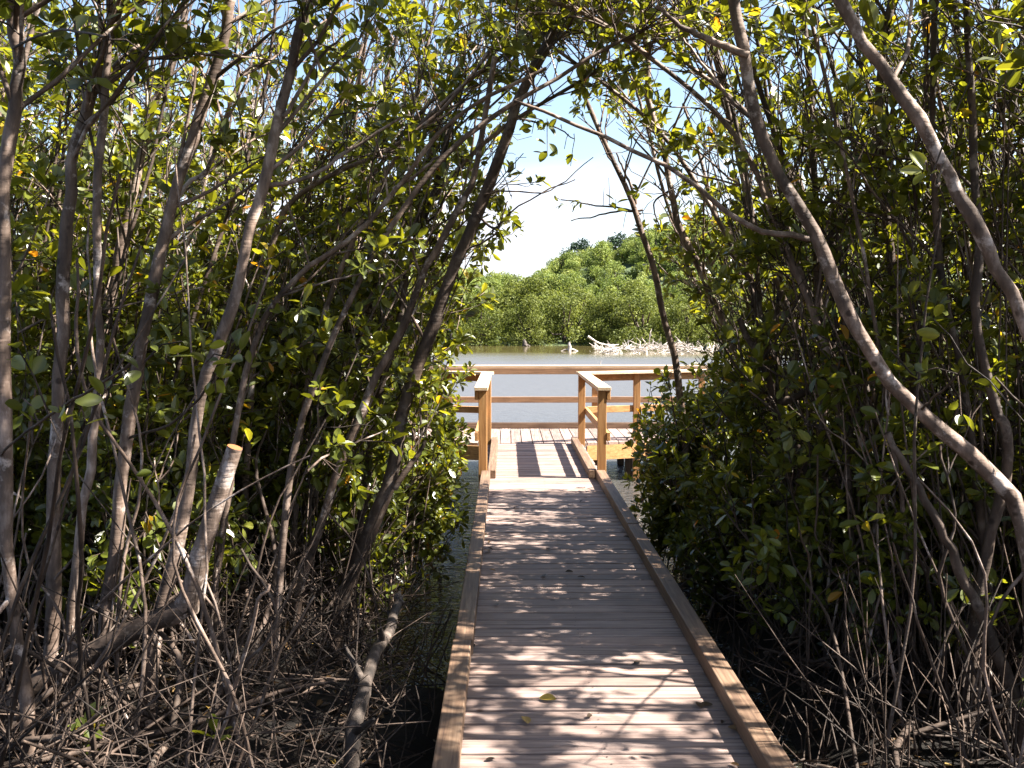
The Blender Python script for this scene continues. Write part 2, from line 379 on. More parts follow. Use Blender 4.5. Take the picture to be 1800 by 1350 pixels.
mb = MB(); v, q = grid(mud_h, -13, 13, -4, 17, 150, 120); mb.add(v, q); tag(mb.build('mud_bank', MUD), kind='structure')

HX = [-70, -40, -10, -1.6, 2.4, 5.6, 9.6, 16, 21, 29, 60, 110]; HZ = [9, 7.5, 6.0, 5.0, 3.6, 5.2, 8.0, 9.2, 11.0, 12.6, 15.5, 17]
def hill_h(x, y):
    top = np.interp(np.asarray(x) * 140 / np.maximum(y, 80), HX, HZ)
    k = smooth(86, 142, y)
    return -0.75 + (top + 0.75) * k + 0.3 * vnoise(x, y, 0.12, 9) * k + 0.55 * smooth(79, 83, y)
mb = MB(); v, q = grid(hill_h, -90, 120, 78, 190, 90, 60); mb.add(v, q); tag(mb.build('hill', SOIL), kind='structure')

# ------------------------------------------------------------------ boardwalk
XL, XR = -0.25, 1.03
bw = empty('boardwalk', (0.39, 0, 0))
tag(bw, 'weathered grey plank boardwalk with timber kerbs running out to the railed platform', 'boardwalk')
O = (0.39, 0, 0)
mb = MB(); y = -1.5
while y < 13.36:
    wd = 0.139; jx = rng.uniform(-.008, .008)
    mb.box(XL + jx, XR + jx, y, y + wd - rng.uniform(.009, .015), -0.038 + rng.uniform(-.002, .002), rng.uniform(-.002, .002)); y += wd + .004
    for sx_ in (-.19, .39, .985):
        for dy_ in (.03, .1):
            an = np.arange(6) * math.pi / 3; cx_, cy_ = sx_ + rng.normal(0, .006), y - wd - .004 + dy_ + rng.normal(0, .004)
            mb.add(np.stack([cx_ + .0042 * np.cos(an), cy_ + .0042 * np.sin(an), np.full(6, .0032)], -1), quads=[(0, 1, 2, 3), (0, 3, 4, 5)], mat=1, smooth=False)
deck = mb.build('deck', [DECKX, SCREW], bw, O, 0.004)
segs = [(-1.5, 1.9), (1.906, 4.9), (4.906, 7.7), (7.706, 10.43)]
for y0, y1 in segs:
    for x0, x1 in ((-.265, -.172), (.945, 1.038)):
        j = rng.uniform(-.004, .004)
        mb = MB(); mb.box(x0 + j, x1 + j, y0, y1, 0.003, 0.09 + rng.uniform(-.003, .003)); mb.build('kerb', KERBY, bw, O, 0.006)
for x0, x1 in ((-.198, -.112), (.872, .958)):
    mb = MB(); mb.box(x0, x1, 10.44, 13.36, 0.003, 0.09); mb.build('kerb', KERBY, bw, O, 0.006)
for x0 in (-.215, .37, .957):
    mb = MB(); mb.box(x0, x0 + .04, -1.5, 13.3, -.23, -.041); mb.build('joist', PILE, bw, O)
for y in np.arange(0.6, 13, 2.45):
    for x in (-.17, .86):
        mb = MB(); mb.box(x, x + .09, y, y + .09, -1.3, -.042); mb.build('pile', PILE, bw, O)

# viewing platform (a shallow wide hexagon across the end)
pl = empty('viewing_platform', (0.4, 14.4, 0)); O = (0.4, 14.4, 0)
tag(pl, 'sunlit plank viewing platform over the lake at the far end of the boardwalk', 'platform')
PX0, PX1, YN, YF = -2.3, 3.1, 13.40, 15.28
def near_y(x): return YN + (0.34 * max(0, XL - x) if x < 0.4 else 0.34 * max(0, x - XR))
mb = MB(); x = PX0
while x < PX1:
    x1 = x + .137; ya = near_y(x) ; yb = near_y(x1); z = rng.uniform(-.002, .002)
    v = [(x, ya, -.038), (x1, yb, -.038), (x1, YF, -.038), (x, YF, -.038), (x, ya, z), (x1, yb, z), (x1, YF, z), (x, YF, z)]
    mb.add(v, [(0, 3, 2, 1), (4, 5, 6, 7), (0, 1, 5, 4), (2, 3, 7, 6), (0, 4, 7, 3), (1, 2, 6, 5)], smooth=False); x += .148
mb.build('deck', DECKY, pl, O, 0.003)
for a, b in (((PX0, near_y(PX0) + .03, -.235), (XL - .06, YN + .01, -.235)), ((XR + .06, YN + .01, -.235), (PX1, near_y(PX1) + .03, -.235)),
             ((PX0, YF - .04, -.235), (PX1, YF - .04, -.235))):
    mb = MB(); mb.beam(a, b, .04, .194); mb.build('rim_joist', PINEX, pl, O)
mb = MB(); mb.beam((PX0, YF - .06, .003), (PX1, YF - .06, .003), .09, .087); mb.build('kerb', KERBX, pl, O, 0.006)
for x in (-2.1, -.9, .4, 1.7, 2.9):
    for y in (14.1, 15.1):
        mb = MB(); mb.box(x, x + .1, y, y + .1, -1.5, -.04); mb.build('pile', PILE, pl, O)

RAIL = 0.97
def railing(loc, label, posts, runs, caps):
    r = empty('railing', loc); tag(r, label, 'railing')
    for (x, y, z0) in posts:
        mb = MB(); mb.box(x - .045, x + .045, y - .045, y + .045, z0, RAIL - .04); mb.build('post', PINEZ, r, loc, 0.004)
    for (a, b, z, h, m) in runs:
        mb = MB(); mb.beam((*a, z), (*b, z), .038, h); mb.build('rail', m, r, loc, 0.004)
    for (a, b, m) in caps:
        mb = MB(); mb.beam((*a, RAIL - .038), (*b, RAIL - .038), .14, .038); mb.build('cap_rail', m, r, loc, 0.004)
    return r
def ny(x): return near_y(x) + .04
railing((-.25, 10.48, 0), 'yellow pine railing on the left of the platform entrance, half hidden by leaves',
        [(-.249, 10.48, -.5), (-.249, 13.32, -.3), (-.98, ny(-.98), -.4), (-2.2, ny(-2.2), -.4)],
        [((-.315, 10.43), (-.315, 13.42), .40, .09, PINEY), ((-.315, 10.43), (-.315, 13.42), .835, .095, PINEY),
         ((-.34, YN + .10), (-2.25, ny(-2.25) - .03 + .0), .40, .09, PINEX), ((-.34, YN + .10), (-2.25, ny(-2.25) - .03), .835, .095, PINEX)],
        [((-.265, 10.41), (-.265, 13.30), CAPY), ((-.19, 13.36), (-2.28, ny(-2.28)), CAPX)])
railing((1.01, 10.48, 0), 'yellow pine railing on the right of the platform entrance casting its shadow on the deck',
        [(1.011, 10.48, -.5), (1.011, 13.32, -.3), (1.80, ny(1.80), -.6), (3.0, ny(3.0), -.4)],
        [((1.077, 10.43), (1.077, 13.42), .40, .09, PINEY), ((1.077, 10.43), (1.077, 13.42), .835, .095, PINEY),
         ((1.10, YN + .10), (3.05, ny(3.05) - .03), .40, .09, PINEX), ((1.10, YN + .10), (3.05, ny(3.05) - .03), .835, .095, PINEX)],
        [((1.03, 10.41), (1.03, 13.30), CAPY), ((.96, 13.36), (3.08, ny(3.08)), CAPX)])
railing((.4, 15.25, 0), 'long brown railing along the far lake edge of the viewing platform',
        [(-2.2, 15.24, -.6), (-.32, 15.24, -.6), (1.36, 15.24, -.6), (3.0, 15.24, -.6)],
        [((PX0, 15.175), (PX1, 15.175), .40, .09, OLD_SHADEDX), ((PX0, 15.175), (PX1, 15.175), .835, .095, OLD_SHADEDX)],
        [((PX0, 15.23), (PX1, 15.23), CAPX)])

# ------------------------------------------------------------------ mangroves
ST = {'leaf': 0, 'tree': 0}
def keepout(p):
    """True where the trimmed tunnel over the boardwalk, the lake view or open sun must stay free"""
    p = np.atleast_2d(p); x, y, z = p[:, 0], p[:, 1], p[:, 2]
    far = y > 6.4
    xl = np.where(y > 7.6, -0.36, -0.50); zz = np.clip(z, 0, 4)
    xl = np.where(far, np.interp(zz, [1.0, 1.6, 2.4, 3.1], [0, .10, .46, .8]) + xl, xl)
    xr = np.where(far, np.interp(zz, [1.0, 1.6, 2.4, 3.1], [1.35, 1.5, 1.18, .70]), 1.32)
    wv_ = .13 * np.sin(4.1 * y + 2.3 * z) + .10 * np.sin(9.3 * z + 6.1 * y + 1) + .08 * np.sin(17 * y + 13 * z)
    xl = xl - .8 * np.clip(wv_, -.05, 1); xr = xr + wv_
    xr = np.where(y > 7.5, np.where(z < 1.15, 1.13, xr), xr)
    arch = 3.02 + 0.10 * np.sin(x * 3 + y) + np.where(y < 5, .25, 0)
    k = (x > xl) & (x < xr) & (z < arch)
    k |= (y > 9.7) & (x > -0.75 - .5 * (y - 9.9)) & (x < np.where((z < 1.05) & (y < 10.25), 1.14, 1.9))
    k |= (y > 9.35) & (x > 1.2) & (z > 0.95 + 0.85 * np.clip(x - 2.6, 0, 9))
    k |= (y > 12.9) & (x > -2.7) & (x < 3.4)
    k |= (y < 2.0) & (x > -1.3) & (x < 2.2)
    k |= (y < 3.7) & (z < 2.75)
    k |= (y < 4.75) & (z < 2.5) & (z > .1)
    k |= (y < 5.2) & (z < 2.4) & (x > -1.0) & (x < 1.75)
    return k

THIN = [1.0]
def rosette(mb, tips, dirs, rg, n=(5, 9), size=.075, fine=False, yellow=0.03, density=1.0):
    P = []; A = []; Nn = []; Ls = []
    for t, d in zip(tips, dirs):
        pthin = np.interp(t[2], [1.3, 2.2, 3.1, 4.1], [0, .30, .60, .88]) * THIN[0]
        if t[0] > 1.5 and 5.6 < t[1] < 10 and t[2] > 1.1: pthin = max(pthin, .64)
        if t[1] < 5.2 and t[2] > 1.78 + .33 * t[1]: pthin = .38 if t[0] < 1.2 else .5  # unseen foliage above the view kept denser as a shading roof
        if rg.random() < pthin: continue
        k = rg.integers(*n); u = norm(np.cross(d, rg.normal(size=3))); w_ = np.cross(d, u); ph = rg.uniform(0, 6.28)
        for i in range(k):
            a = ph + i * 2.4 + rg.normal(0, .25); rad = np.cos(a) * u + np.sin(a) * w_
            f = rg.uniform(-.1, 1.0); ax = norm(rad * rg.uniform(.5, 1.1) + d * f + np.array([0, 0, rg.uniform(-.25, .35)]))
            P.append(t - d * rg.uniform(0, .10) + rad * .012); A.append(ax); Nn.append(d * .6 + np.array([0, 0, 1.0]) + rg.normal(0, .5, 3)); Ls.append(size * rg.uniform(.5, 1.4))
    if not P: return 0
    Ls = np.array(Ls); n_ = len(P)
    tone = np.clip(rg.beta(2.2, 2.6, n_) * .92, 0, .92); ye = rg.random(n_) < yellow; tone[ye] = rg.uniform(.93, 1.0, ye.sum())
    leaves(mb, np.array(P), np.array(A), np.array(Nn), Ls, Ls * rg.uniform(.44, .62, n_), tone, fine=fine)
    return n_

def grow(name, path, r0, r1, label, rg, nb=10, blen=(.5, 1.3), tmin=.35, bias=(0, 0, 0), cat='tree', group=None, size=.080, twigs=(4, 8), lobes=(7, 12),
         bark=None, fine=False, yellow=.014, sides=8, limbs=(), wob=.007, bare=.12, cut=False, ntr=26, stems=0, roots=0, twl=(.15, .42)):
    """trunk along a path; limbs, twigs and leaf rosettes grow from it; two parts: trunk (with limbs) and crown (twigs and leaves)"""
    bark = bark or BARK
    path = catmull(path, ntr); m = len(path)
    wv = np.cumsum(rg.normal(0, wob, (m, 3)), axis=0); wv -= np.linspace(0, 1, m)[:, None] * wv[-1]; wv[:, 2] *= .2
    path = path + wv
    rad = np.linspace(r0, r1, m) * (1 + .10 * np.sin(np.arange(m) * rg.uniform(.6, 1.4) + rg.uniform(0, 6)) * rg.uniform(.3, 1)) * rg.uniform(.96, 1.05, m)
    rad[:2] *= np.array([1.5, 1.18])
    base = path[0].copy()
    root = empty(name, base); tag(root, label, cat, group)
    tb = MB(); tube(tb, path, rad, sides, cap=1 if cut else False)
    cb = MB(); tips = []; dirs = []
    for lp, lr in limbs:
        q = catmull(lp, 14); q = q + np.cumsum(rg.normal(0, .006, q.shape), axis=0); tube(tb, q, np.linspace(lr, lr * .45, 14), 6)
    for k in range(roots):
        z0 = base[2] + rg.uniform(.25, .95); i = int(np.argmin(abs(path[:, 2] - z0))); az = rg.uniform(0, 6.28); rr_ = rg.uniform(.18, .5)
        f = path[i] + np.array([math.cos(az) * rr_, math.sin(az) * rr_, 0]); f[2] = float(mud_h(f[0], f[1])) - .06
        if -.6 < f[0] < 1.35: continue
        mid = path[i] * .45 + f * .55; mid[2] = f[2] + (path[i][2] - f[2]) * .72
        tube(tb, catmull([path[i], mid, f], 9), np.linspace(rg.uniform(.006, .012), .006, 9), 5)
    extra = []
    for k in range(stems):
        H = (path[-1][2] - base[2]) * rg.uniform(.45, .95); az = rg.uniform(0, 6.28); sp = rg.uniform(.1, .5)
        b0 = base + np.array([rg.normal(0, .12), rg.normal(0, .12), 0]); tt = base + (path[-1] - base) * (H / (path[-1][2] - base[2])) + np.array([math.cos(az) * sp, math.sin(az) * sp, 0])
        q = catmull([b0, b0 + (tt - b0) * .35 + rg.normal(0, .07, 3), b0 + (tt - b0) * .7 + rg.normal(0, .08, 3), tt], 14)
        ko = keepout(q) & (q[:, 1] > 3.8)
        if ko.any():
            c = int(np.argmax(ko))
            if c < 5: continue
            q = q[:c]
        tube(tb, q, np.linspace(rg.uniform(.005, .011), .0035, len(q)), 5)
        if len(q) == 14: extra.append(q)
    segs = [path] + [catmull(lp, 14) for lp, lr in limbs] + extra
    tang = np.gradient(path, axis=0)
    for b in range(nb):
        if len(segs) > 1 and rg.random() < .35:
            sp = segs[rg.integers(1, len(segs))]; i = rg.integers(3, 14); rr = .008
        else:
            sp = path; i = min(m - 1, int((tmin + (1 - tmin) * rg.random() ** .8) * (m - 1))); rr = max(.005, rad[i] * .45)
        t = norm(np.gradient(sp, axis=0)[i]); s0 = sp[i]
        az = rg.uniform(0, 6.28); rdir = np.array([math.cos(az), math.sin(az), 0])
        d = norm(t * .55 + rdir * rg.uniform(.5, 1.0) + np.array(bias) * rg.uniform(.2, 1) + np.array([0, 0, rg.uniform(-.1, .5)]))
        ln = rg.uniform(*blen); n = 7; pts = [s0]; dd = d
        for k in range(n - 1):
            dd = norm(dd + rg.normal(0, .16, 3) + np.array([0, 0, .06])); pts.append(pts[-1] + dd * ln / (n - 1))
        pts = np.array(pts); ko = keepout(pts[1:])
        if ko.any():
            cut_i = int(np.argmax(ko)) + 1
            if cut_i < 3: continue
            pts = pts[:cut_i]
        rr = min(rr, .012); tube(tb, pts, np.linspace(rr, .0032, len(pts)), 5)
        bd = norm(np.gradient(pts, axis=0))
        for k in range(rg.integers(*twigs)):
            i = int(rg.uniform(.25, 1) * (len(pts) - 1)); td = norm(bd[i] * .6 + rg.normal(0, .6, 3) + np.array([0, 0, .25])); tl = rg.uniform(*twl)
            tp = np.array([pts[i], pts[i] + td * tl * .4 + rg.normal(0, .012, 3), pts[i] + td * tl * .75 + rg.normal(0, .02, 3), pts[i] + td * tl + np.array([0, 0, .05 * tl])])
            if keepout(tp[-1:])[0] or keepout(tp[1:2])[0]: continue
            tube(cb, tp, np.array([.0036, .0032, .0026, .002]), 4, mat=0)
            if rg.random() > bare:
                tips.append(tp[-1]); dirs.append(norm(tp[-1] - tp[-2]))
                if rg.random() < .55: tips.append(tp[2]); dirs.append(norm(td + rg.normal(0, .5, 3)))
        if rg.random() > bare: tips.append(pts[-1]); dirs.append(bd[-1])
    ST['leaf'] += rosette(cb, tips, dirs, rg, lobes, size, fine, yellow); ST['tree'] += 1
    tb.build('trunk', [bark, CUTWOOD] if cut else bark, root, base)
    if cb.n: cb.build('crown', [TWIG, LEAF], root, base)
    return root

def px_path(pts, D):
    """(px, py[, depth]) list from the crown down -> world path from the base up"""
    out = [at(q[0], q[1], q[2] if len(q) > 2 else D) for q in pts]
    return out[::-1]
def to_ground(path):
    p = list(path); b = np.array(p[0]); g = float(mud_h(b[0], b[1])) - .05
    if b[2] > g + .05:
        t = np.array(p[0]) - np.array(p[1]); t = t / max(.2, -t[2]) if t[2] < 0 else np.array([0, 0, -1.0])
        h = b[2] - g; p = [np.array([b[0] + .35 * t[0] * h, b[1], g])] + p
    return p

HERO = []
def hero(label, pts, D, w0, w1, **kw):
    rg = np.random.default_rng(100 + len(HERO)); kw.setdefault('tmin', .6); kw['tmin'] = max(kw['tmin'], .3); kw.setdefault('roots', 5); kw.setdefault('stems', 1)
    path = to_ground(px_path(pts, D)); lb = [(px_path(l, D2)[::-1], lw / 2 * D2 / FPX) for l, D2, lw in kw.pop('limbs', [])]
    Dt = pts[0][2] if len(pts[0]) > 2 else D; Db = pts[-1][2] if len(pts[-1]) > 2 else D
    o = grow(kw.pop('name', 'mangrove_tree'), path, w0 * .39 * Db / FPX, w1 * .40 * Dt / FPX, label, rg, limbs=lb, **kw)
    HERO.append((o, path, label)); return o
RB = (.5, 0, .2); LBI = (-.5, 0, .2)
hero('pale mangrove trunk at the left edge of the photo, curving out at its foot', [(-30, -260), (8, -20), (22, 60), (22, 130), (12, 240), (4, 360), (0, 600), (4, 900), (20, 1130), (45, 1260)], 4.0, 30, 26, nb=12, bias=RB)
hero('straight pinkish trunk, thicker of the close pair near the left edge', [(300, -260), (215, -20), (172, 110), (150, 190), (130, 290), (121, 420), (116, 520), (107, 700), (98, 900), (88, 1100), (75, 1340)], 4.6, 32, 22, nb=12, bias=RB)
hero('slim brown trunk just right of the thicker straight pinkish trunk', [(190, -260), (187, 0), (184, 80), (180, 180), (160, 300), (152, 500), (150, 620), (145, 760), (128, 900), (112, 1100), (122, 1180), (105, 1330)], 4.5, 22, 15, nb=10, bias=RB)
hero('long smooth trunk sweeping up to the right past the sawn-off stump', [(480, -250), (408, -10), (395, 60), (370, 160), (335, 260), (300, 360), (275, 470), (262, 540), (245, 610), (230, 720), (212, 850), (205, 950), (190, 1080), (178, 1230)], 5.0, 32, 22, nb=14, bias=RB,
     limbs=[([(300, 370), (330, 330), (370, 290), (420, 140), (470, 110)], 5.2, 11)])
hero('tall pale trunk leaning right behind the sawn-off stump', [(600, -250), (541, -5), (520, 100), (497, 200), (470, 310), (445, 390), (425, 460), (412, 520), (385, 600), (360, 660), (345, 750), (330, 870), (305, 980), (275, 1080)], 4.75, 30, 22, nb=14, bias=RB,
     limbs=[([(497, 205), (560, 130), (610, 80)], 4.75, 9), ([(470, 330), (540, 310), (610, 260), (700, 200)], 4.8, 9)])
hero('light grey slender trunk leaning right toward the platform railing', [(870, 100, 6.2), (838, 300, 6.1), (815, 350, 6.1), (768, 440), (745, 490), (715, 560), (670, 650), (640, 720), (600, 810), (560, 920), (525, 1040)], 6.0, 22, 13, nb=12, bias=RB)
hero('dark thick leaning trunk framing the left side of the lake view', [(980, 40, 6.2), (940, 120, 6.2), (905, 195, 6.2), (885, 260, 6.25), (850, 350), (815, 430), (780, 510), (755, 590), (730, 650), (705, 730), (690, 810), (675, 870), (645, 940), (615, 1010), (590, 1085)], 6.3, 38, 22, nb=16, bias=RB, bark=DARKBARK, tmin=.5,
     limbs=[([(690, 860), (720, 800), (740, 770)], 6.25, 13), ([(850, 345), (880, 340), (950, 345), (1000, 325), (1050, 280)], 6.25, 3.4), ([(820, 440), (860, 420), (900, 370), (960, 335), (1010, 320)], 6.3, 4)])
hero('dark branching stem close behind the light grey leaning trunk', [(800, 200), (770, 300), (740, 400), (710, 480), (700, 540), (690, 600), (665, 690), (650, 780), (640, 880), (620, 1000)], 7.0, 20, 12, nb=14, bias=RB, bark=DARKBARK)
hero('thin stem arching from the left thicket over the boardwalk', [(960, 120), (830, 185), (760, 240), (690, 330), (600, 425), (520, 480), (460, 560), (420, 680), (400, 850), (380, 1000)], 5.6, 18, 8, nb=14, bias=RB, tmin=.35,
     limbs=[([(690, 330), (760, 280), (800, 250)], 5.6, 7)])
hero('thin stem with low diagonal reach in the left thicket', [(860, 90), (780, 190), (690, 260), (600, 300), (520, 350), (480, 420), (450, 560), (440, 700), (430, 900)], 6.6, 18, 8, nb=14, bias=RB)
hero('upright mangrove stem rising behind the two pinkish trunks', [(330, -150), (320, 0), (300, 100), (260, 200), (240, 300), (215, 420), (190, 560), (180, 700), (170, 900)], 6.0, 22, 14, nb=14, bias=RB)
# right bank
hero('big smooth trunk bowing left from the right edge, longest on the right bank', [(1255, -260), (1288, -10), (1310, 80), (1322, 160), (1345, 240), (1385, 330), (1430, 400), (1460, 460), (1490, 530), (1520, 590), (1560, 660), (1620, 720), (1690, 780), (1760, 845), (1795, 900), (1815, 1000), (1812, 1200)], 4.6, 40, 22, nb=11, bias=LBI, tmin=.5,
     limbs=[([(1432, 420), (1390, 416), (1340, 410), (1290, 380), (1200, 300), (1100, 245), (1000, 200), (900, 160)], 4.9, 12), ([(1312, 100), (1240, 70), (1200, 50), (1150, 10)], 4.6, 14), ([(1338, 220), (1290, 185), (1230, 120), (1200, 90)], 4.7, 8)])
hero('thick pale trunk crossing the top right corner, leaning left', [(1340, -220), (1475, -10), (1530, 80), (1580, 150), (1620, 220), (1660, 290), (1700, 360), (1740, 430), (1775, 500), (1830, 620), (1880, 800), (1900, 1100)], 3.7, 34, 26, nb=10, bias=LBI, tmin=.4)
hero('dark upright trunk crossing behind the thick pale leaning trunk', [(1590, -160), (1570, 0), (1555, 90), (1548, 200), (1560, 350), (1570, 450), (1580, 560), (1600, 640), (1615, 750), (1608, 900), (1600, 1050)], 5.6, 26, 16, nb=13, bias=LBI, bark=DARKBARK)
hero('grey slender trunk at the right of the lake view, second from the opening', [(1120, -60), (1135, 70), (1145, 180), (1165, 250), (1180, 330), (1192, 400), (1228, 470), (1258, 540), (1288, 600), (1312, 660), (1335, 760), (1360, 880)], 7.6, 20, 12, nb=22, bias=LBI, tmin=.35)
hero('dark bent trunk framing the right side of the lake view', [(1020, 150), (1045, 210), (1075, 275), (1110, 350), (1130, 420), (1150, 480), (1165, 560), (1185, 620), (1195, 700), (1205, 780), (1210, 870)], 8.6, 19, 9, nb=9, bias=(0, -.2, .4), tmin=.5, bare=.2, wob=.004, twigs=(2, 4),
     limbs=[([(1130, 370), (1080, 372), (1040, 380), (1000, 390)], 8.6, 4), ([(1120, 360), (1105, 310), (1085, 260)], 8.6, 6)])
hero('crooked dark trunk with a bulging bend at the far right', [(1690, -120), (1700, 100), (1705, 250), (1715, 380), (1718, 480), (1722, 600), (1750, 720), (1772, 760), (1765, 850), (1740, 960), (1720, 1080)], 4.8, 28, 14, nb=11, bias=LBI, bark=DARKBARK)
hero('dark vertical stem left of the bowing smooth trunk', [(1400, -100), (1420, 150), (1430, 430), (1440, 600), (1448, 760), (1455, 900), (1462, 1020)], 5.8, 18, 12, nb=12, bias=LBI, bark=DARKBARK)
hero('slanting grey stem under the bowing smooth trunk', [(1330, 300), (1400, 480), (1460, 640), (1510, 760), (1540, 900), (1550, 1050)], 5.6, 20, 12, nb=12, bias=LBI)
hero('thick dark forked trunk low in the right thicket', [(1300, 560), (1340, 650), (1360, 700), (1400, 780), (1440, 860), (1470, 960), (1500, 1060)], 6.2, 30, 14, nb=12, bias=LBI, bark=DARKBARK, tmin=.2,
     limbs=[([(1365, 710), (1410, 690), (1450, 650), (1470, 560)], 6.2, 16)])
hero('slanted brown trunk leaning left at the lower right corner', [(1560, 760), (1620, 880), (1680, 990), (1740, 1100), (1790, 1230)], 4.6, 34, 14, nb=5, bias=LBI, tmin=.5, bark=DARKBARK)

def sprig(root, pts, ros, seed, w=5, yellow=0, size=.058):
    rg = np.random.default_rng(seed); base = np.array(root.location); cb = MB()
    q = catmull([at(*p_) for p_ in pts], 14); tube(cb, q + np.cumsum(rg.normal(0, .004, q.shape), 0), np.linspace(w, w * .5, 14) / 2 * pts[0][2] / FPX, 6)
    for px, py, D, n in ros:
        t = np.array(at(px, py, D)); i = int(np.argmin(np.linalg.norm(q - t, axis=1))); d = norm(t - q[i] + np.array([0, 0, .02]))
        tube(cb, np.array([q[i], (q[i] + t) / 2 + np.array([0, 0, .02]), t]), np.array([.003, .0026, .002]), 5)
        rosette(cb, [t], [d], rg, (n, n + 2), size, True, yellow)
    cb.build('leafy_branch', [TWIG, LEAF], root, base)
sprig(HERO[0][0], [(22, 85, 4.0), (100, 55, 3.4), (190, 70, 2.9)], [(195, 70, 2.85, 6), (130, 40, 3.2, 4), (255, 95, 2.9, 4)], 1)
sprig(HERO[0][0], [(2, 800, 4.0), (40, 770, 3.2), (100, 730, 2.8), (180, 690, 2.6), (250, 640, 2.5)], [(262, 600, 2.45, 5), (180, 680, 2.6, 5), (120, 690, 2.8, 5), (40, 700, 3.0, 5), (320, 600, 2.5, 4), (30, 610, 2.8, 4), (150, 740, 2.7, 3)], 2)
sprig(HERO[3][0], [(225, 770, 5.0), (300, 740, 4.2), (370, 660, 3.4), (410, 600, 3.1)], [(400, 600, 3.1, 5), (360, 640, 3.2, 5), (250, 870, 3.6, 3), (380, 690, 3.4, 4)], 3)
sprig(HERO[12][0], [(1660, 290, 3.7), (1640, 330, 3.2), (1630, 300, 2.9)], [(1625, 290, 2.8, 3), (1720, 110, 3.0, 5)], 4)
sprig(HERO[11][0], [(1620, 720, 4.6), (1650, 690, 4.0), (1700, 640, 3.5)], [(1610, 655, 3.7, 3), (1690, 740, 3.6, 4), (1780, 720, 3.4, 4), (1640, 560, 3.6, 4)], 5)
sprig(HERO[6][0], [(898, 205, 6.2), (945, 212, 6.3), (985, 225, 6.4), (1010, 245, 6.5)], [(935, 235, 6.3, 5), (962, 212, 6.3, 5), (985, 222, 6.4, 5), (1008, 236, 6.5, 5), (992, 262, 6.4, 4), (962, 275, 6.3, 4), (1003, 292, 6.5, 4)], 6, w=4, size=.075)
sprig(HERO[6][0], [(838, 375, 6.3), (870, 400, 6.3), (885, 380, 6.3), (898, 345, 6.4)], [(885, 395, 6.3, 4), (872, 430, 6.3, 5), (900, 350, 6.4, 4), (862, 455, 6.3, 4), (845, 475, 6.3, 5), (880, 300, 6.3, 4)], 7, w=5, size=.075)
sprig(HERO[15][0], [(1128, 375, 8.6), (1090, 365, 8.6), (1040, 362, 8.6), (985, 352, 8.6)], [(978, 353, 8.6, 5), (1005, 365, 8.6, 5), (1030, 360, 8.6, 5), (1062, 330, 8.6, 4), (1082, 350, 8.6, 5), (1095, 402, 8.6, 4), (1070, 312, 8.6, 4), (1150, 350, 8.5, 5), (1165, 385, 8.5, 5)], 8, w=4, size=.085)
sprig(HERO[14][0], [(1180, 330, 7.6), (1150, 360, 7.8), (1165, 410, 7.9)], [(1215, 350, 7.6, 6), (1235, 400, 7.6, 6), (1210, 430, 7.7, 5), (1260, 440, 7.6, 6), (1250, 490, 7.6, 6), (1225, 300, 7.6, 6)], 9, w=4, size=.08)

# sawn-off stump and the leaning bole it grows from (one tree)
rg = np.random.default_rng(5)
root = empty('mangrove_tree', at(20, 1235, 4.4)); tag(root, 'leaning mangrove bole with a sawn-off upright stump showing an orange cut face', 'tree')
base = np.array(at(20, 1235, 4.4))
tb = MB(); q = catmull([at(-60, 1290, 4.4), at(20, 1232, 4.4), at(130, 1165, 4.45), at(230, 1110, 4.45), at(320, 1070, 4.45), at(345, 1060, 4.45)], 16)
tube(tb, q + rg.normal(0, .004, q.shape), np.linspace(.055, .043, 16), 12, cap=True); tb.build('trunk', DARKBARK, root, base)
tb = MB(); q = catmull([at(290, 1092, 4.46), at(322, 1066, 4.45), at(338, 1030, 4.44), at(352, 975, 4.43), at(385, 870, 4.42), at(413, 786, 4.4)], 18)
rd = np.linspace(.052, .034, 18); rd[0] = .036; rd[1] = .044; rd[10] *= 1.1
tube(tb, q, rd, 14, cap=1); tb.build('stump', [BARK, CUTWOOD], root, base)

# bushes by the railing
def bush(name, label, cx, cy, cz, rx, ry, rz, n, bias, seed, yellow=.012, bark=None, stems=9):
    rg = np.random.default_rng(seed); g = float(mud_h(cx, cy)) - .05
    root = empty(name, (cx, cy, g)); tag(root, label, 'bush'); base = np.array([cx, cy, g])
    tb = MB(); cb = MB(); tips = []; dirs = []
    for s in range(stems):
        a = rg.uniform(0, 6.28); e = np.array([cx + rx * .75 * math.cos(a) * rg.random() ** .5, cy + ry * .75 * math.sin(a), cz + rz * rg.uniform(-.2, .8)])
        mid = (base + e) / 2 + rg.normal(0, .08, 3); st = catmull([base + np.array([rg.normal(0, .2), rg.normal(0, .25), 0]), mid, e], 10)
        tube(tb, st, np.linspace(.014, .005, 10), 6)
        for k in range(n // stems):
            i = rg.integers(3, 10); d = norm(rg.normal(0, 1, 3) + np.array(bias) + np.array([0, 0, .3])); ln = rg.uniform(.15, .55)
            tp = np.array([st[i], st[i] + d * ln * .5 + rg.normal(0, .02, 3), st[i] + d * ln])
            if keepout(tp[1:]).any(): continue
            tube(cb, tp, np.array([.004, .003, .002]), 4); tips.append(tp[-1]); dirs.append(d)
            if rg.random() < .6: tips.append(tp[1]); dirs.append(norm(d + rg.normal(0, .5, 3)))
    ST['leaf'] += rosette(cb, tips, dirs, rg, (7, 12), .07, False, yellow)
    tb.build('trunk', bark or BARK, root, base); cb.build('crown', [TWIG, LEAF], root, base)
    return root
bush('mangrove_bush', 'bright sunlit leafy bush hanging over the water beside the left railing', -.88, 8.9, .45, .62, 1.0, .9, 480, (.5, 0, .1), 11, .03)
bush('mangrove_bush', 'sunlit bush low over the dark water in front of the left railing bush', -1.15, 7.4, .1, .5, .7, .5, 170, (.4, 0, 0), 12)
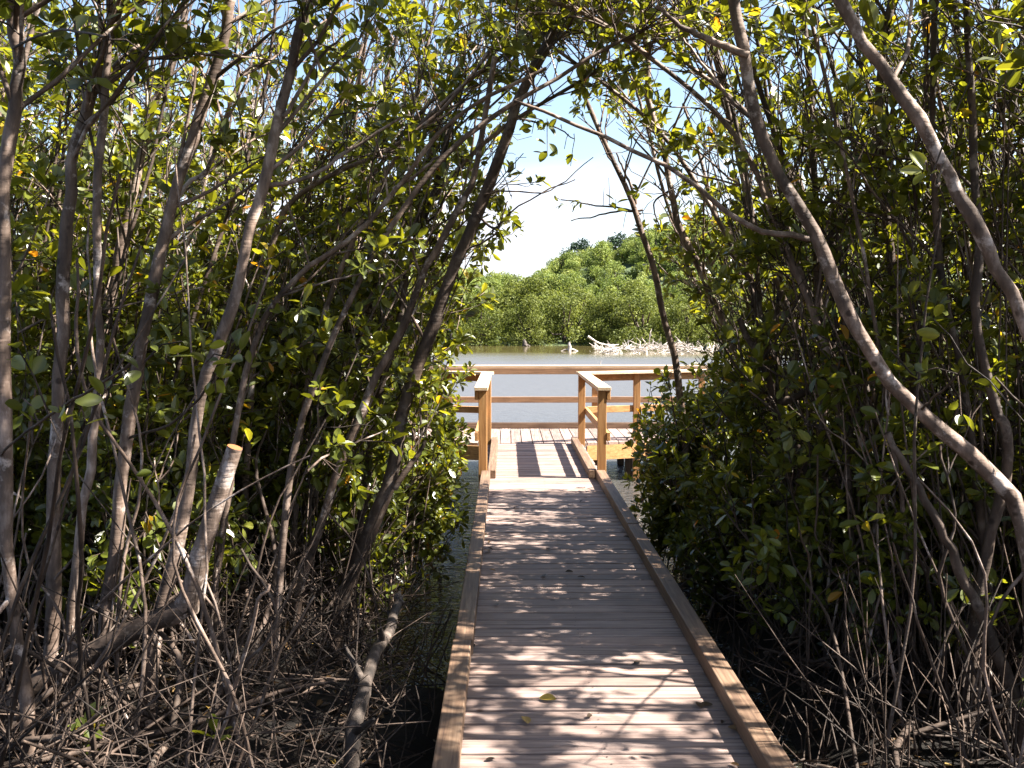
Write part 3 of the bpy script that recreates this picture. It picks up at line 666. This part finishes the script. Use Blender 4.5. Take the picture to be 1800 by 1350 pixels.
bush('mangrove_bush', 'sunlit leafy bush behind the leaning light grey trunk, left of the platform', -1.7, 10.2, .9, .9, .9, 1.1, 330, (.3, -.3, .1), 13)
bush('mangrove_bush', 'dark glossy bush crowding the right railing post', 1.62, 9.2, .45, .6, .75, .95, 460, (-.3, -.1, .1), 14)
bush('mangrove_bush', 'dark shaded bush low beside the right kerb, nearer than the railing', 1.75, 7.6, .15, .45, .9, .6, 260, (-.3, 0, 0), 15)
bush('mangrove_bush', 'broad dark bush in the right thicket beyond the kerb bush', 2.5, 8.4, .6, .7, .9, .9, 300, (-.2, -.2, .1), 16)

rg0 = np.random.default_rng(19); k_ = 0
for side in (-1, 1):
    for i in range(24 if side < 0 else 9):
        y_ = 5.7 + (4.6 * (i + .5) / 26 if side < 0 else 3.2 * (i + .5) / 9) + rg0.normal(0, .3); x_ = side * (2.1 + (.42 * y_ - .6) * ((i * .618) % 1))
        bank = 'left' if side < 0 else 'right'
        o = bush('mangrove_bush', f'low leafy undergrowth deep between the stems of the {bank} thicket', x_, y_, float(mud_h(x_, y_)) + .75, .65, .65, .7, 190, (-side * .2, -.2, .1), 400 + k_, stems=8); k_ += 1
        o['group'] = f'undergrowth of the {bank} thicket'

# thicket trees around the traced ones
def between(h_list, p):
    return min(h_list, key=lambda h: abs(h - p))
def near_label(p, kind, side):
    """say which traced tree a filler tree stands beside, each wording used once"""
    px = project(p)[0]
    best = None
    for o, path, lab in HERO:
        q = path[len(path) // 3]; hx = project(q)[0]
        d = abs(hx - px) + 14 * abs(q[1] - p[1])
        if best is None or d < best[0]: best = (d, hx, q[1], lab)
    return best
USED = set()
SHORT = {}
for o, path, lab in HERO: SHORT[lab] = lab
THICK = []
def thicket(n, side, seed):
    rg = np.random.default_rng(seed); made = 0; tries = 0; placed = []
    while made < n and tries < 4000:
        tries += 1
        y = rg.uniform(5.3, 12.2) if side < 0 else rg.uniform(4.6, 9.6)
        if side < 0: x = -rg.uniform(.95, .56 * y + 1.0)
        else: x = rg.uniform(1.6, .52 * y + 2.2)
        if y > 9.5 and side < 0 and x > -1.3: continue
        if side < 0 and y < 6.9 and x > -2.1: continue
        if side > 0 and y > 7 and x < 2.15: continue
        if any((x - a) ** 2 + (y - b) ** 2 < .13 for a, b in placed): continue
        placed.append((x, y))
        H = rg.uniform(3.3, 4.7); edge = np.clip(1 - (abs(x - .39) - 1.2) / 3, 0, 1)
        lean = (rg.uniform(.02, .32) + .22 * edge * rg.random()) * -side
        b = np.array([x, y, float(mud_h(x, y)) - .05]); r0 = rg.uniform(.012, .03)
        t = np.array([x + lean * H, y + rg.normal(0, .35), H])
        m1 = b + (t - b) * .33 + np.array([-lean * .35 + rg.normal(0, .08), rg.normal(0, .08), 0]); m2 = b + (t - b) * .68 + np.array([-lean * .25 + rg.normal(0, .1), rg.normal(0, .1), 0])
        path = np.array([b, m1, m2, t]); pp = catmull(path, 20)
        if keepout(pp[:17]).any(): continue
        if keepout(pp).any(): path = pp[:17][[0, 5, 11, 16]]
        where = 'left' if side < 0 else 'right'
        bk = BARK if rg.random() < (.65 if side < 0 else .25) else DARKBARK  # right bank's deep shade put into the colour by mostly dark bark
        # foliage: nearer the walk starts lower; deep inside it is all round
        kw = dict(nb=int(rg.integers(15, 23)) if side < 0 else int(rg.integers(11, 18)), blen=(.5, 1.25), tmin=.08 if side < 0 else .24, bias=(-side * .35, -.1, .1), bark=bk, sides=6, yellow=.012, stems=int(rg.integers(2, 6)) if side < 0 else int(rg.integers(5, 10)), roots=int(rg.integers(3, 8)))
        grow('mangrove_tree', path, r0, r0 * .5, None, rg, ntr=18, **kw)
        o = bpy.context.scene.collection.objects
        made += 1
        THICK.append((side, y, b, path, r0, bk))
    return made
ROOTS = []
_grow = grow
def grow(*a, **k):
    r = _grow(*a, **k); ROOTS.append(r); return r
thicket(85, -1, 21); thicket(62, 1, 22)

def saplings(n, side, seed):
    rg = np.random.default_rng(seed)
    for i in range(n):
        y = 3.7 + 7.3 * rg.random() ** 1.5 if side < 0 else rg.uniform(3.6, 9.0)
        x = -rg.uniform(.75, .55 * y + .7) if side < 0 else rg.uniform(1.45, .5 * y + 1.8)
        if side < 0 and 4.5 < y < 6.4 and x > -1.7: continue
        b = np.array([x, y, float(mud_h(x, y)) - .04]); H = rg.uniform(1.0, 2.8)
        tilt = np.array([-side * rg.normal(.12, .3), rg.normal(0, .2), 1.0]); t = b + tilt * H
        m1 = b + tilt * H * .4 + rg.normal(0, .09, 3); m2 = b + tilt * H * .7 + rg.normal(0, .09, 3)
        path = np.array([b, m1, m2, t]); pp = catmull(path, 14); ko = keepout(pp) & ((pp[:, 0] > -.75) & (pp[:, 0] < 1.4))
        if ko.any():
            c = int(np.argmax(ko))
            if c < 6: continue
            path = pp[:c][[0, c // 3, 2 * c // 3, c - 1]]
        r0 = rg.uniform(.005, .013)
        grow('mangrove_sapling', path, r0, r0 * .45, None, rg, nb=int(rg.integers(4, 9)), blen=(.2, .6), tmin=.2, ntr=14, bias=(-side * .2, 0, .1), bark=BARK if rg.random() < (.4 if side < 0 else .08) else DARKBARK, sides=5,  # low shade put into the colour by dark bark, most on the right
             bare=.2, twigs=(2, 4), cat='sapling', wob=.007)
        THICK.append((side, y, b, path, r0, None))
saplings(140, -1, 31); saplings(155, 1, 32)

# trees that lean right over the boardwalk and close the canopy above the opening
ARCH = []; THIN[0] = .72
rg = np.random.default_rng(91)
for j, (px, py, D, bx, by, lab) in enumerate([
        (1000, 120, 5.6, -1.3, 5.4, 'arching mangrove from the left bank whose leaves hang over the near walk'),
        (900, 90, 6.6, -1.5, 6.8, 'arching mangrove from the left bank with its crown above the dark leaning trunk'),
        (1040, 130, 6.9, -1.6, 7.2, 'arching mangrove from the left bank reaching across above the lake view'),
        (940, 40, 7.3, -2.2, 7.9, 'tall arching mangrove farthest along the left bank, crown high over the walk'),
        (1080, 60, 5.8, 2.0, 5.6, 'arching mangrove from the right bank with leaves high over the near planks'),
        (1000, 100, 7.2, 2.2, 7.0, 'arching mangrove from the right bank, crown meeting the left one over the walk'),
        (1180, 90, 6.4, 2.4, 6.2, 'arching mangrove from the right bank under the long bowing limb')]):
    e = at(px, py, D); b = np.array([bx, by, float(mud_h(bx, by)) - .05]); sgn = -1 if bx < 0 else 1
    path = [b, b + (e - b) * .35 + np.array([.38 * sgn, 0, .35]), b + (e - b) * .7 + np.array([.30 * sgn, 0, .45]), e, e + np.array([-.5 * sgn, 0, .25])]
    o = _grow('mangrove_tree', path, .024, .008, lab, np.random.default_rng(910 + j), nb=24, blen=(.5, 1.1), tmin=.58, bias=(0, 0, .1), sides=6, twigs=(3, 6), group='mangroves arching over the boardwalk')
    ARCH.append(o)

# label the filler stems: beside which traced trunk they stand (each wording once), the rest share a wording per thicket
def clause(lab):
    return lab.split(',')[0].replace('mangrove ', '')
for r, (side, y, b, path, r0, bk) in sorted(zip(ROOTS, THICK), key=lambda z: z[1][1]):
    kind = 'sapling' if r['category'] == 'sapling' else 'mangrove stem'
    d, hx, hy, lab = near_label(path[1], kind, side); px = project(path[1])[0]
    rel = ('just left of' if px < hx - 12 else 'just right of' if px > hx + 12 else 'right behind')
    look = 'thin leafy' if kind == 'sapling' else ('dark slender' if bk is DARKBARK else 'pale slender')
    L1 = f'{look} {kind} {rel} the {clause(lab)}'
    bank = 'left' if side < 0 else 'right'
    if L1 not in USED and len(L1.split()) <= 16:
        USED.add(L1); r['label'] = L1
        r['group'] = f'mangrove stems in the {bank} thicket' if kind != 'sapling' else f'saplings in the {bank} thicket'
    else:
        r['label'] = f'indistinct {look} {kind} lost in the tangle of the {bank} thicket'
        r['group'] = f'{look} {kind}s lost in the {bank} tangle'

rg = np.random.default_rng(97); THIN[0] = .9
for i in range(14):
    y = rg.uniform(.6, 4.9); x = rg.uniform(max(2.0, .55 * y + .2), 5.2); H = rg.uniform(3.8, 4.8)
    b = np.array([x, y, float(mud_h(x, y)) - .05]); t = np.array([x - rg.uniform(.2, 1.1), y + rg.normal(0, .2), H])
    _grow('mangrove_tree', [b, b + (t - b) * .4 + rg.normal(0, .1, 3), b + (t - b) * .7 + rg.normal(0, .1, 3), t], rg.uniform(.015, .028), .01, 'mangrove on the near right bank by the camera, shading the first planks', rg, nb=19, blen=(.5, 1.2), tmin=.45, bias=(-.2, 0, .1), sides=6,
          group='mangroves beside the near boardwalk')

for i in range(16):
    sd_ = -1 if i % 2 else 1; y = -3.2 + 5.2 * (i + .5) / 16; x = sd_ * rg.uniform(1.7, 2.9) + .39; H = rg.uniform(3.5, 4.3)
    if y > 2.2 and abs(x) < .6 * y + .3: continue
    b = np.array([x, y, float(mud_h(x, y)) - .05]); t = np.array([.39 + sd_ * rg.uniform(-.2, .9), y + rg.normal(0, .3), H])
    _grow('mangrove_tree', [b, b + (t - b) * .4 + np.array([.3 * sd_, 0, .3]), b + (t - b) * .75 + np.array([.2 * sd_, 0, .25]), t], rg.uniform(.018, .028), .01, 'unseen mangrove added overhead to shade the camera end of the boardwalk', rg, nb=22, blen=(.5, 1.2), tmin=.55, sides=6,
          group='mangroves over the camera end of the boardwalk')
THIN[0] = .1  # unseen dense crowns added above the view to darken the near ground
for i in range(8):
    sd_ = -1 if i % 2 else 1; y0 = 1.5 + .12 * i; x0 = .39 + sd_ * rg.uniform(2.0, 2.5); b = np.array([x0, y0, float(mud_h(x0, y0)) - .05])
    e = np.array([.3 + sd_ * rg.uniform(-.3, .5), 2.6 + .36 * i, rg.uniform(3.35, 3.9)]); m_ = np.array([.39 + sd_ * 1.7, y0 + .3, 2.6])
    _grow('mangrove_tree', [b, (b + m_) / 2, m_, m_ * .4 + e * .6 + np.array([0, -.15, .45]), e], .024, .009, 'unseen mangrove added overhead to shade the camera end of the boardwalk', rg, nb=20, blen=(.4, .9), tmin=.7, sides=6, bias=(0, 0, .25),
          group='mangroves over the camera end of the boardwalk')
THIN[0] = 1.0
# more of the same mangroves, farther back on both banks
rg = np.random.default_rng(95)
for side, cx0 in ((-1, -3.2), (1, 3.0)):
    src = [r for r in ROOTS if r['category'] == 'tree' and r.location.x * side > 2.0]
    for i in range(70 if side < 0 else 60):
        y = rg.uniform(5, 17) if side < 0 else rg.uniform(5, 12.5)
        x = side * rg.uniform(3.6, .55 * y + 3.5)
        if side < 0 and y > 12.5 and x > -4.2: continue
        if side > 0 and y > 9.5 and x < 4.6: continue
        o = copy_tree(src[i % len(src)]); o.location = (x, y, float(mud_h(x, y)) - .05 if abs(x) < 12 else -.6)
        o.rotation_euler = (0, 0, rg.uniform(-.5, .5)); k = rg.uniform(.68, .86); o.scale = (k, k, k)
        bank = 'left' if side < 0 else 'right'
        tag(o, f'half hidden mangrove at the back of the {bank} thicket, behind all the traced trunks'.replace('traced', 'front'), 'tree', f'mangroves at the back of the {bank} thicket')

# dead branches lying and leaning low among the stems
rg = np.random.default_rng(41)
for i in range(170):
    side = -1 if rg.random() < .58 else 1
    y = rg.uniform(2.8, 8.5); x = -rg.uniform(.75, .5 * y + .7) if side < 0 else rg.uniform(1.45, .5 * y + 1.5)
    g = float(mud_h(x, y)); ln = rg.uniform(.5, 1.9); az = rg.uniform(0, 6.28); el = abs(rg.normal(.15, .3))
    d = np.array([math.cos(az) * math.cos(el), math.sin(az) * math.cos(el), math.sin(el)])
    a = np.array([x, y, max(g, WZ - .05) + rg.uniform(0, .25)]); pts = catmull([a, a + d * ln * .4 + rg.normal(0, .06, 3), a + d * ln * .75 + rg.normal(0, .06, 3), a + d * ln], 12)
    ko = keepout(pts) & (pts[:, 0] > -.7) & (pts[:, 0] < 1.35)
    if ko.any():
        c = int(np.argmax(ko))
        if c < 5: continue
        pts = pts[:c]
    r0 = rg.uniform(.005, .02); tb = MB(); tube(tb, pts, np.linspace(r0, r0 * .35, len(pts)), 6, cap=True)
    for k in range(rg.integers(1, 4)):
        j = rg.integers(2, len(pts)); e = pts[j] + norm(d + rg.normal(0, .7, 3)) * rg.uniform(.15, .5)
        if not keepout(e)[0]: tube(tb, catmull([pts[j], (pts[j] + e) / 2 + rg.normal(0, .03, 3), e], 6), np.linspace(r0 * .45, .002, 6), 4)
    o = tb.build('dead_branch', DARKBARK if rg.random() < .5 else TWIG, None, a)
    bank = 'left' if side < 0 else 'right'
    tag(o, f'bare dead branch lying in the tangle on the {bank} bank', 'branch', f'dead branches on the {bank} bank')

# fallen log by the left kerb
tb = MB(); q = catmull([at(625, 1420, 3.9), at(622, 1300, 3.95), at(640, 1200, 4.2), at(675, 1110, 4.7), at(695, 1050, 5.2)], 22)
rr = np.linspace(.036, .024, 22) * (1 + rg.normal(0, .05, 22)); rr[-2:] *= [.8, .45]
q = q + np.cumsum(rg.normal(0, .006, q.shape), 0); tube(tb, q, rr, 13, cap=True)
for k in range(7):
    e0 = q[-1 - k % 3]; tube(tb, np.array([e0 + rg.normal(0, .018, 3), e0 + rg.normal(0, .02, 3) + (q[-1] - q[-2]) * rg.uniform(.5, 2.2)]), np.array([.016, .004]), 5, cap=True)
for k in (6, 11, 15):
    e = q[k] + np.array([rg.normal(0, .12), rg.normal(0, .1), .12]); tube(tb, np.array([q[k], (q[k] + e) / 2, e]), np.array([.02, .014, .006]), 6, cap=True)
tag(tb.build('fallen_log', LOGWOOD, None, q[0]), 'weathered grey broken log lying by the left kerb at the bottom', 'log')

# litter on the mud
rg = np.random.default_rng(51); n = 5000
x = np.where(rg.random(n) < .6, -rg.uniform(.6, 5, n), rg.uniform(1.3, 5, n)); y = rg.uniform(1.5, 8.5, n); z = mud_h(x, y) + .012
k = z > WZ; x, y, z = x[k], y[k], z[k]; n = len(x)
mb = MB(); leaves(mb, np.stack([x, y, z], -1), np.stack([rg.normal(size=n), rg.normal(size=n), rg.normal(0, .25, n)], -1), np.array([0, 0, 1.0]) + rg.normal(0, .3, (n, 3)), rg.uniform(.04, .085, n), rg.uniform(.02, .04, n), rg.random(n) * .9, mat=0)
tag(mb.build('leaf_litter', DEADLEAF), 'brown fallen leaf litter covering the mud under the mangroves', 'leaf litter', kind='stuff')
mb = MB()
for i in range(5200):
    x = -rg.uniform(.36, 4.5) if rg.random() < .62 else rg.uniform(1.2, 4.5); y = rg.uniform(2.6, 8.5 if abs(x - .4) > 1.2 else 6.2); g = max(float(mud_h(x, y)), WZ)
    a = np.array([x, y, g + rg.uniform(0, 1) ** 2 * .45]); d = norm(np.array([rg.normal(), rg.normal(), abs(rg.normal(0, 1.1 if x < 0 else 2.6))])); ln = rg.uniform(.15, .9)
    q = np.array([a, a + d * ln * .5 + rg.normal(0, .03, 3), a + d * ln])
    if ((q[:, 0] > -.29) & (q[:, 0] < 1.06)).any() or (abs(x - .4) < 1.1 and q[:, 2].max() > .05): continue
    tube(mb, q, np.array([.004, .0034, .002]) * rg.uniform(.6, 1.5), 4)
tag(mb.build('twig_litter', TWIG), 'tangle of fine dead twigs strewn over the swamp floor', 'twig litter', kind='stuff')

# leaves dropped on the deck
rg = np.random.default_rng(61)
spots = []
for i in range(34):
    y = 3.0 + 6.5 * rg.random() ** 1.3; x = rg.uniform(-.13, .90)
    if rg.random() < .3: x = rg.choice([-.135, .905]) + rg.normal(0, .012)
    spots.append((x, y))
spots += [(.22, 4.30), (.09, 4.05)]
for i, (x, y) in enumerate(spots):
    mb = MB(); a = rg.uniform(0, 6.28); Ls = rg.uniform(.035, .07); tn = rg.uniform(0, .8)
    big = i >= 34
    if big: Ls = .08; tn = [.95, .9][i - 34]
    leaves(mb, np.array([[0, 0, 0.006]]), np.array([[math.cos(a), math.sin(a), .04]]), np.array([[rg.normal(0, .25), rg.normal(0, .25), 1.]]), [Ls], [Ls * .5], np.array([tn]), mat=0, fine=True)
    mb.v[0][:, 2] += .006 - mb.v[0][:, 2].min()
    o = mb.build('fallen_leaf', DEADLEAF); o.location = (x, y, .002)
    if big: tag(o, ['yellow fallen leaf standing out on the grey deck planks', 'second yellowish leaf on the near deck planks'][i - 34], 'leaf', 'leaves dropped on the boardwalk')
    else: tag(o, 'small brown leaf dropped on the grey boardwalk planks', 'leaf', 'leaves dropped on the boardwalk')

# ------------------------------------------------------------------ far shore
def far_tree(seed, rx, rz, h, nl, mat, leaf=.22, skirt=True):
    """crown = many small leaf clumps over a cluster of lobes; trunk with limbs"""
    rg = np.random.default_rng(seed); cb = MB(); P = []; Nn = []; T = []
    nlobe = 34
    for i in range(nlobe):
        th = rg.uniform(0, 6.28); rr = rg.random() ** .5
        lz = h * (rg.uniform(.03, .95) if skirt else rg.uniform(.4, .95)); k = math.sin(math.pi * min(1, max(.12, (lz / h) * .62 + .33)))
        c = np.array([rx * rr * k * math.cos(th), rx * rr * k * math.sin(th), lz]); lr = rx * rg.uniform(.24, .42)
        d = norm(rg.normal(size=(nl // nlobe, 3))); sh = rg.uniform(.55, 1.06, (len(d), 1)); P.append(c + d * lr * sh * np.array([1, 1, .8])); Nn.append(d + rg.normal(0, .6, d.shape))
        T.append(np.clip(rg.uniform(.2, .8) + rg.normal(0, .14, len(d)), 0, 1))
    P = np.concatenate(P); Nn = np.concatenate(Nn); T = np.concatenate(T); n = len(P); P[:, 2] = np.maximum(P[:, 2], .05)
    ax = norm(np.cross(Nn, rg.normal(size=(n, 3)))); Ls = leaf * rg.uniform(.6, 1.4, n)
    leaves(cb, P, ax, Nn, Ls, Ls * .62, T, mat=0)
    tb = MB(); tube(tb, np.array([[0, 0, -.6], [.05, 0, h * .35], [0, .1, h * .8]]), np.array([.16, .12, .04]) * rx / 2.4, 6)
    for i in range(6):
        a = rg.uniform(0, 6.28); e = np.array([math.cos(a) * rx * .6, math.sin(a) * rx * .6, h * rg.uniform(.4, .85)])
        tube(tb, np.array([[0, 0, h * .25], e * .5 + np.array([0, 0, .1]), e]), np.array([.08, .06, .03]) * rx / 2.4, 5)
    r = empty('shore_tree', (0, 0, 0)); tb.build('trunk', DARKBARK, r); cb.build('crown', mat, r)
    return r
protos = [far_tree(200 + i, 2.6 + .3 * (i % 3), 2, 4.6 + .5 * (i % 2), 7000, FARLEAF, .17) for i in range(5)]
hprotos = [far_tree(220 + i, 2.8, 2, 4.6, 5200, HILLLEAF, .25) for i in range(4)]
dproto = far_tree(240, 3.2, 2, 5.0, 4200, DARKLEAF, .32)
def put(proto, first, x, y, z, s, label, cat, group, name):
    o = proto if first else copy_tree(proto)
    o.name = name; o.location = (x, y, z); o.rotation_euler = (0, 0, rg.uniform(0, 6.28)); o.scale = (s * rg.uniform(.9, 1.15), s * rg.uniform(.9, 1.15), s)
    tag(o, label, cat, group); return o
rg = np.random.default_rng(71); first = [True] * 5; k = 0
for row in range(2):
    for x in np.arange(-32, 50, 3.1):
        xx = x + rg.normal(0, .6); yy = 80.5 + row * 4.5 + 1.2 * math.sin(x * .35) + rg.normal(0, .5)
        i = k % 5; k += 1
        if rg.random() < .06 and row == 0: continue
        s = rg.uniform(.74, 1.02) * (1.0 if row == 0 else 1.05)
        put(protos[i], first[i], xx, yy, -.75 if row == 0 else -.3, s, 'rounded olive mangrove in the front row along the far lake shore' if row == 0 else 'taller green tree just behind the far lakeshore mangroves', 'tree',
            'mangroves on the far lake shore' if row == 0 else 'trees behind the far shore mangroves', 'shore_tree'); first[i] = False
first = [True] * 4; k = 0
for yy0 in (92, 100, 108, 117, 126, 135, 143):
    for x in np.arange(-20 * yy0 / 100, 42 * yy0 / 100, 3.1):
        xx = x + rg.normal(0, .8); yy = yy0 + rg.normal(0, 1.6)
        i = k % 4; k += 1
        put(hprotos[i], first[i], xx, yy, float(hill_h(xx, yy)) - .5 + rg.uniform(-.4, .3), rg.uniform(.55, .85), 'light green round tree on the wooded hill across the lake', 'tree', 'trees covering the hill', 'hill_tree'); first[i] = False
for j, (px, py, D, s, lab) in enumerate([(1018, 466, 139, .85, 'dark blue-green tree on the hill skyline, left of the dark pair'), (1083, 462, 140, .95, 'dark blue-green tree on the hill skyline, right of the dark pair')]):
    p_ = at(px, py, D); put(dproto, j == 0, p_[0], p_[1], p_[2] - 1.2, s, lab, 'tree', 'dark trees on the skyline', 'hill_tree')

# bleached driftwood in the water
rg = np.random.default_rng(81)
def dead_limb(seed):
    r2 = np.random.default_rng(seed); mb = MB(); ln = 1.0
    q = catmull([(0, 0, 0), (.35, r2.normal(0, .06), r2.normal(0, .04)), (.7, r2.normal(0, .1), r2.normal(.04, .06)), (1, r2.normal(0, .12), r2.normal(.05, .08))], 9)
    tube(mb, q, np.linspace(.035, .012, 9), 6, cap=True)
    for k in range(3):
        j = r2.integers(3, 8); e = q[j] + np.array([r2.uniform(.1, .35), r2.normal(0, .18), r2.normal(.08, .15)])
        tube(mb, np.array([q[j], (q[j] + e) / 2 + r2.normal(0, .02, 3), e]), np.array([.018, .014, .007]), 5)
    return mb.build('dead_branch', DEADWOOD)
dl = [dead_limb(300 + i) for i in range(6)]; used = set()
def put_limb(i, loc, rot, s, label, group=None, name=None):
    o = dl[i] if i not in used else dl[i].copy()
    if i in used: COL.objects.link(o)
    used.add(i); o.location = loc; o.rotation_euler = rot; o.scale = (s, s, s); tag(o, label, 'branch', group); return o
for j in range(230):
    px = 1045 + 245 * rg.random() ** .9; dense = min(1, (px - 1030) / 60)
    p_ = at(px, 612 + rg.uniform(-5, 5), 66 + rg.uniform(-5, 5))
    put_limb(int(rg.integers(6)), (p_[0], p_[1], WZ + rg.uniform(-.02, .36) * dense), (rg.uniform(0, 6.28), rg.normal(-.1, .22), rg.uniform(0, 6.28)), rg.uniform(.45, 1.15),
             'bleached white branch in the heap of driftwood standing in the lake', 'bleached branches heaped in the lake')
p_ = at(1036, 593, 66); put_limb(0, (p_[0] - .1, 66, WZ + 1.0), (0, .45, .2), 2.4, 'long bleached limb poking up at the left end of the driftwood heap', 'bleached branches heaped in the lake')
p_ = at(1137, 600, 68); put_limb(1, (p_[0], 68, WZ), (0, -1.45, 0), 1.5, 'short upright bleached snag standing above the driftwood heap', 'bleached branches heaped in the lake')
def snag(name, label, px, py, D, h, w_, mat, seed):
    r2 = np.random.default_rng(seed); p_ = at(px, py, D); mb = MB()
    q = catmull([(0, 0, -.3), (.02, 0, h * .4), (-.03, .02, h * .75), (.03, 0, h)], 9); tube(mb, q, np.array([1.5, 1.25, 1, .9, .8, .75, .6, .5, .25]) * w_, 8, cap=True)
    for k in range(4):
        a = r2.uniform(0, 6.28); tube(mb, np.array([[0, 0, .12], [math.cos(a) * h * .5, math.sin(a) * h * .4, .08], [math.cos(a) * h * .95, math.sin(a) * h * .7, -.03]]), np.array([.6, .5, .3]) * w_, 5)
    o = mb.build(name, mat); o.location = (p_[0], D, WZ); tag(o, label, 'stump'); return o
snag('dead_stump', 'lone bleached stump standing in open water left of the driftwood heap', 1001, 617, 67, .62, .13, DEADWOOD, 1)
snag('dead_stump', 'pale grey stump at the water edge of the far mangroves', 922, 602, 78, .55, .2, LOGWOOD, 2)
snag('dead_stump', 'dark grey stump at the far shore beside the left trunks', 794, 605, 78, 1.0, .18, LOGWOOD, 3)
mb = MB(); tube(mb, np.array([[0, 0, -.6], [0, 0, .2], [.02, 0, .52]]), np.array([.022, .02, .016]), 6, cap=True)
p_ = at(1055, 640, 40); o = mb.build('stake', DEADWOOD); o.location = (p_[0], 40, WZ); tag(o, 'thin white stake standing in the lake beyond the far railing', 'stake')
print('LEAVES', ST)
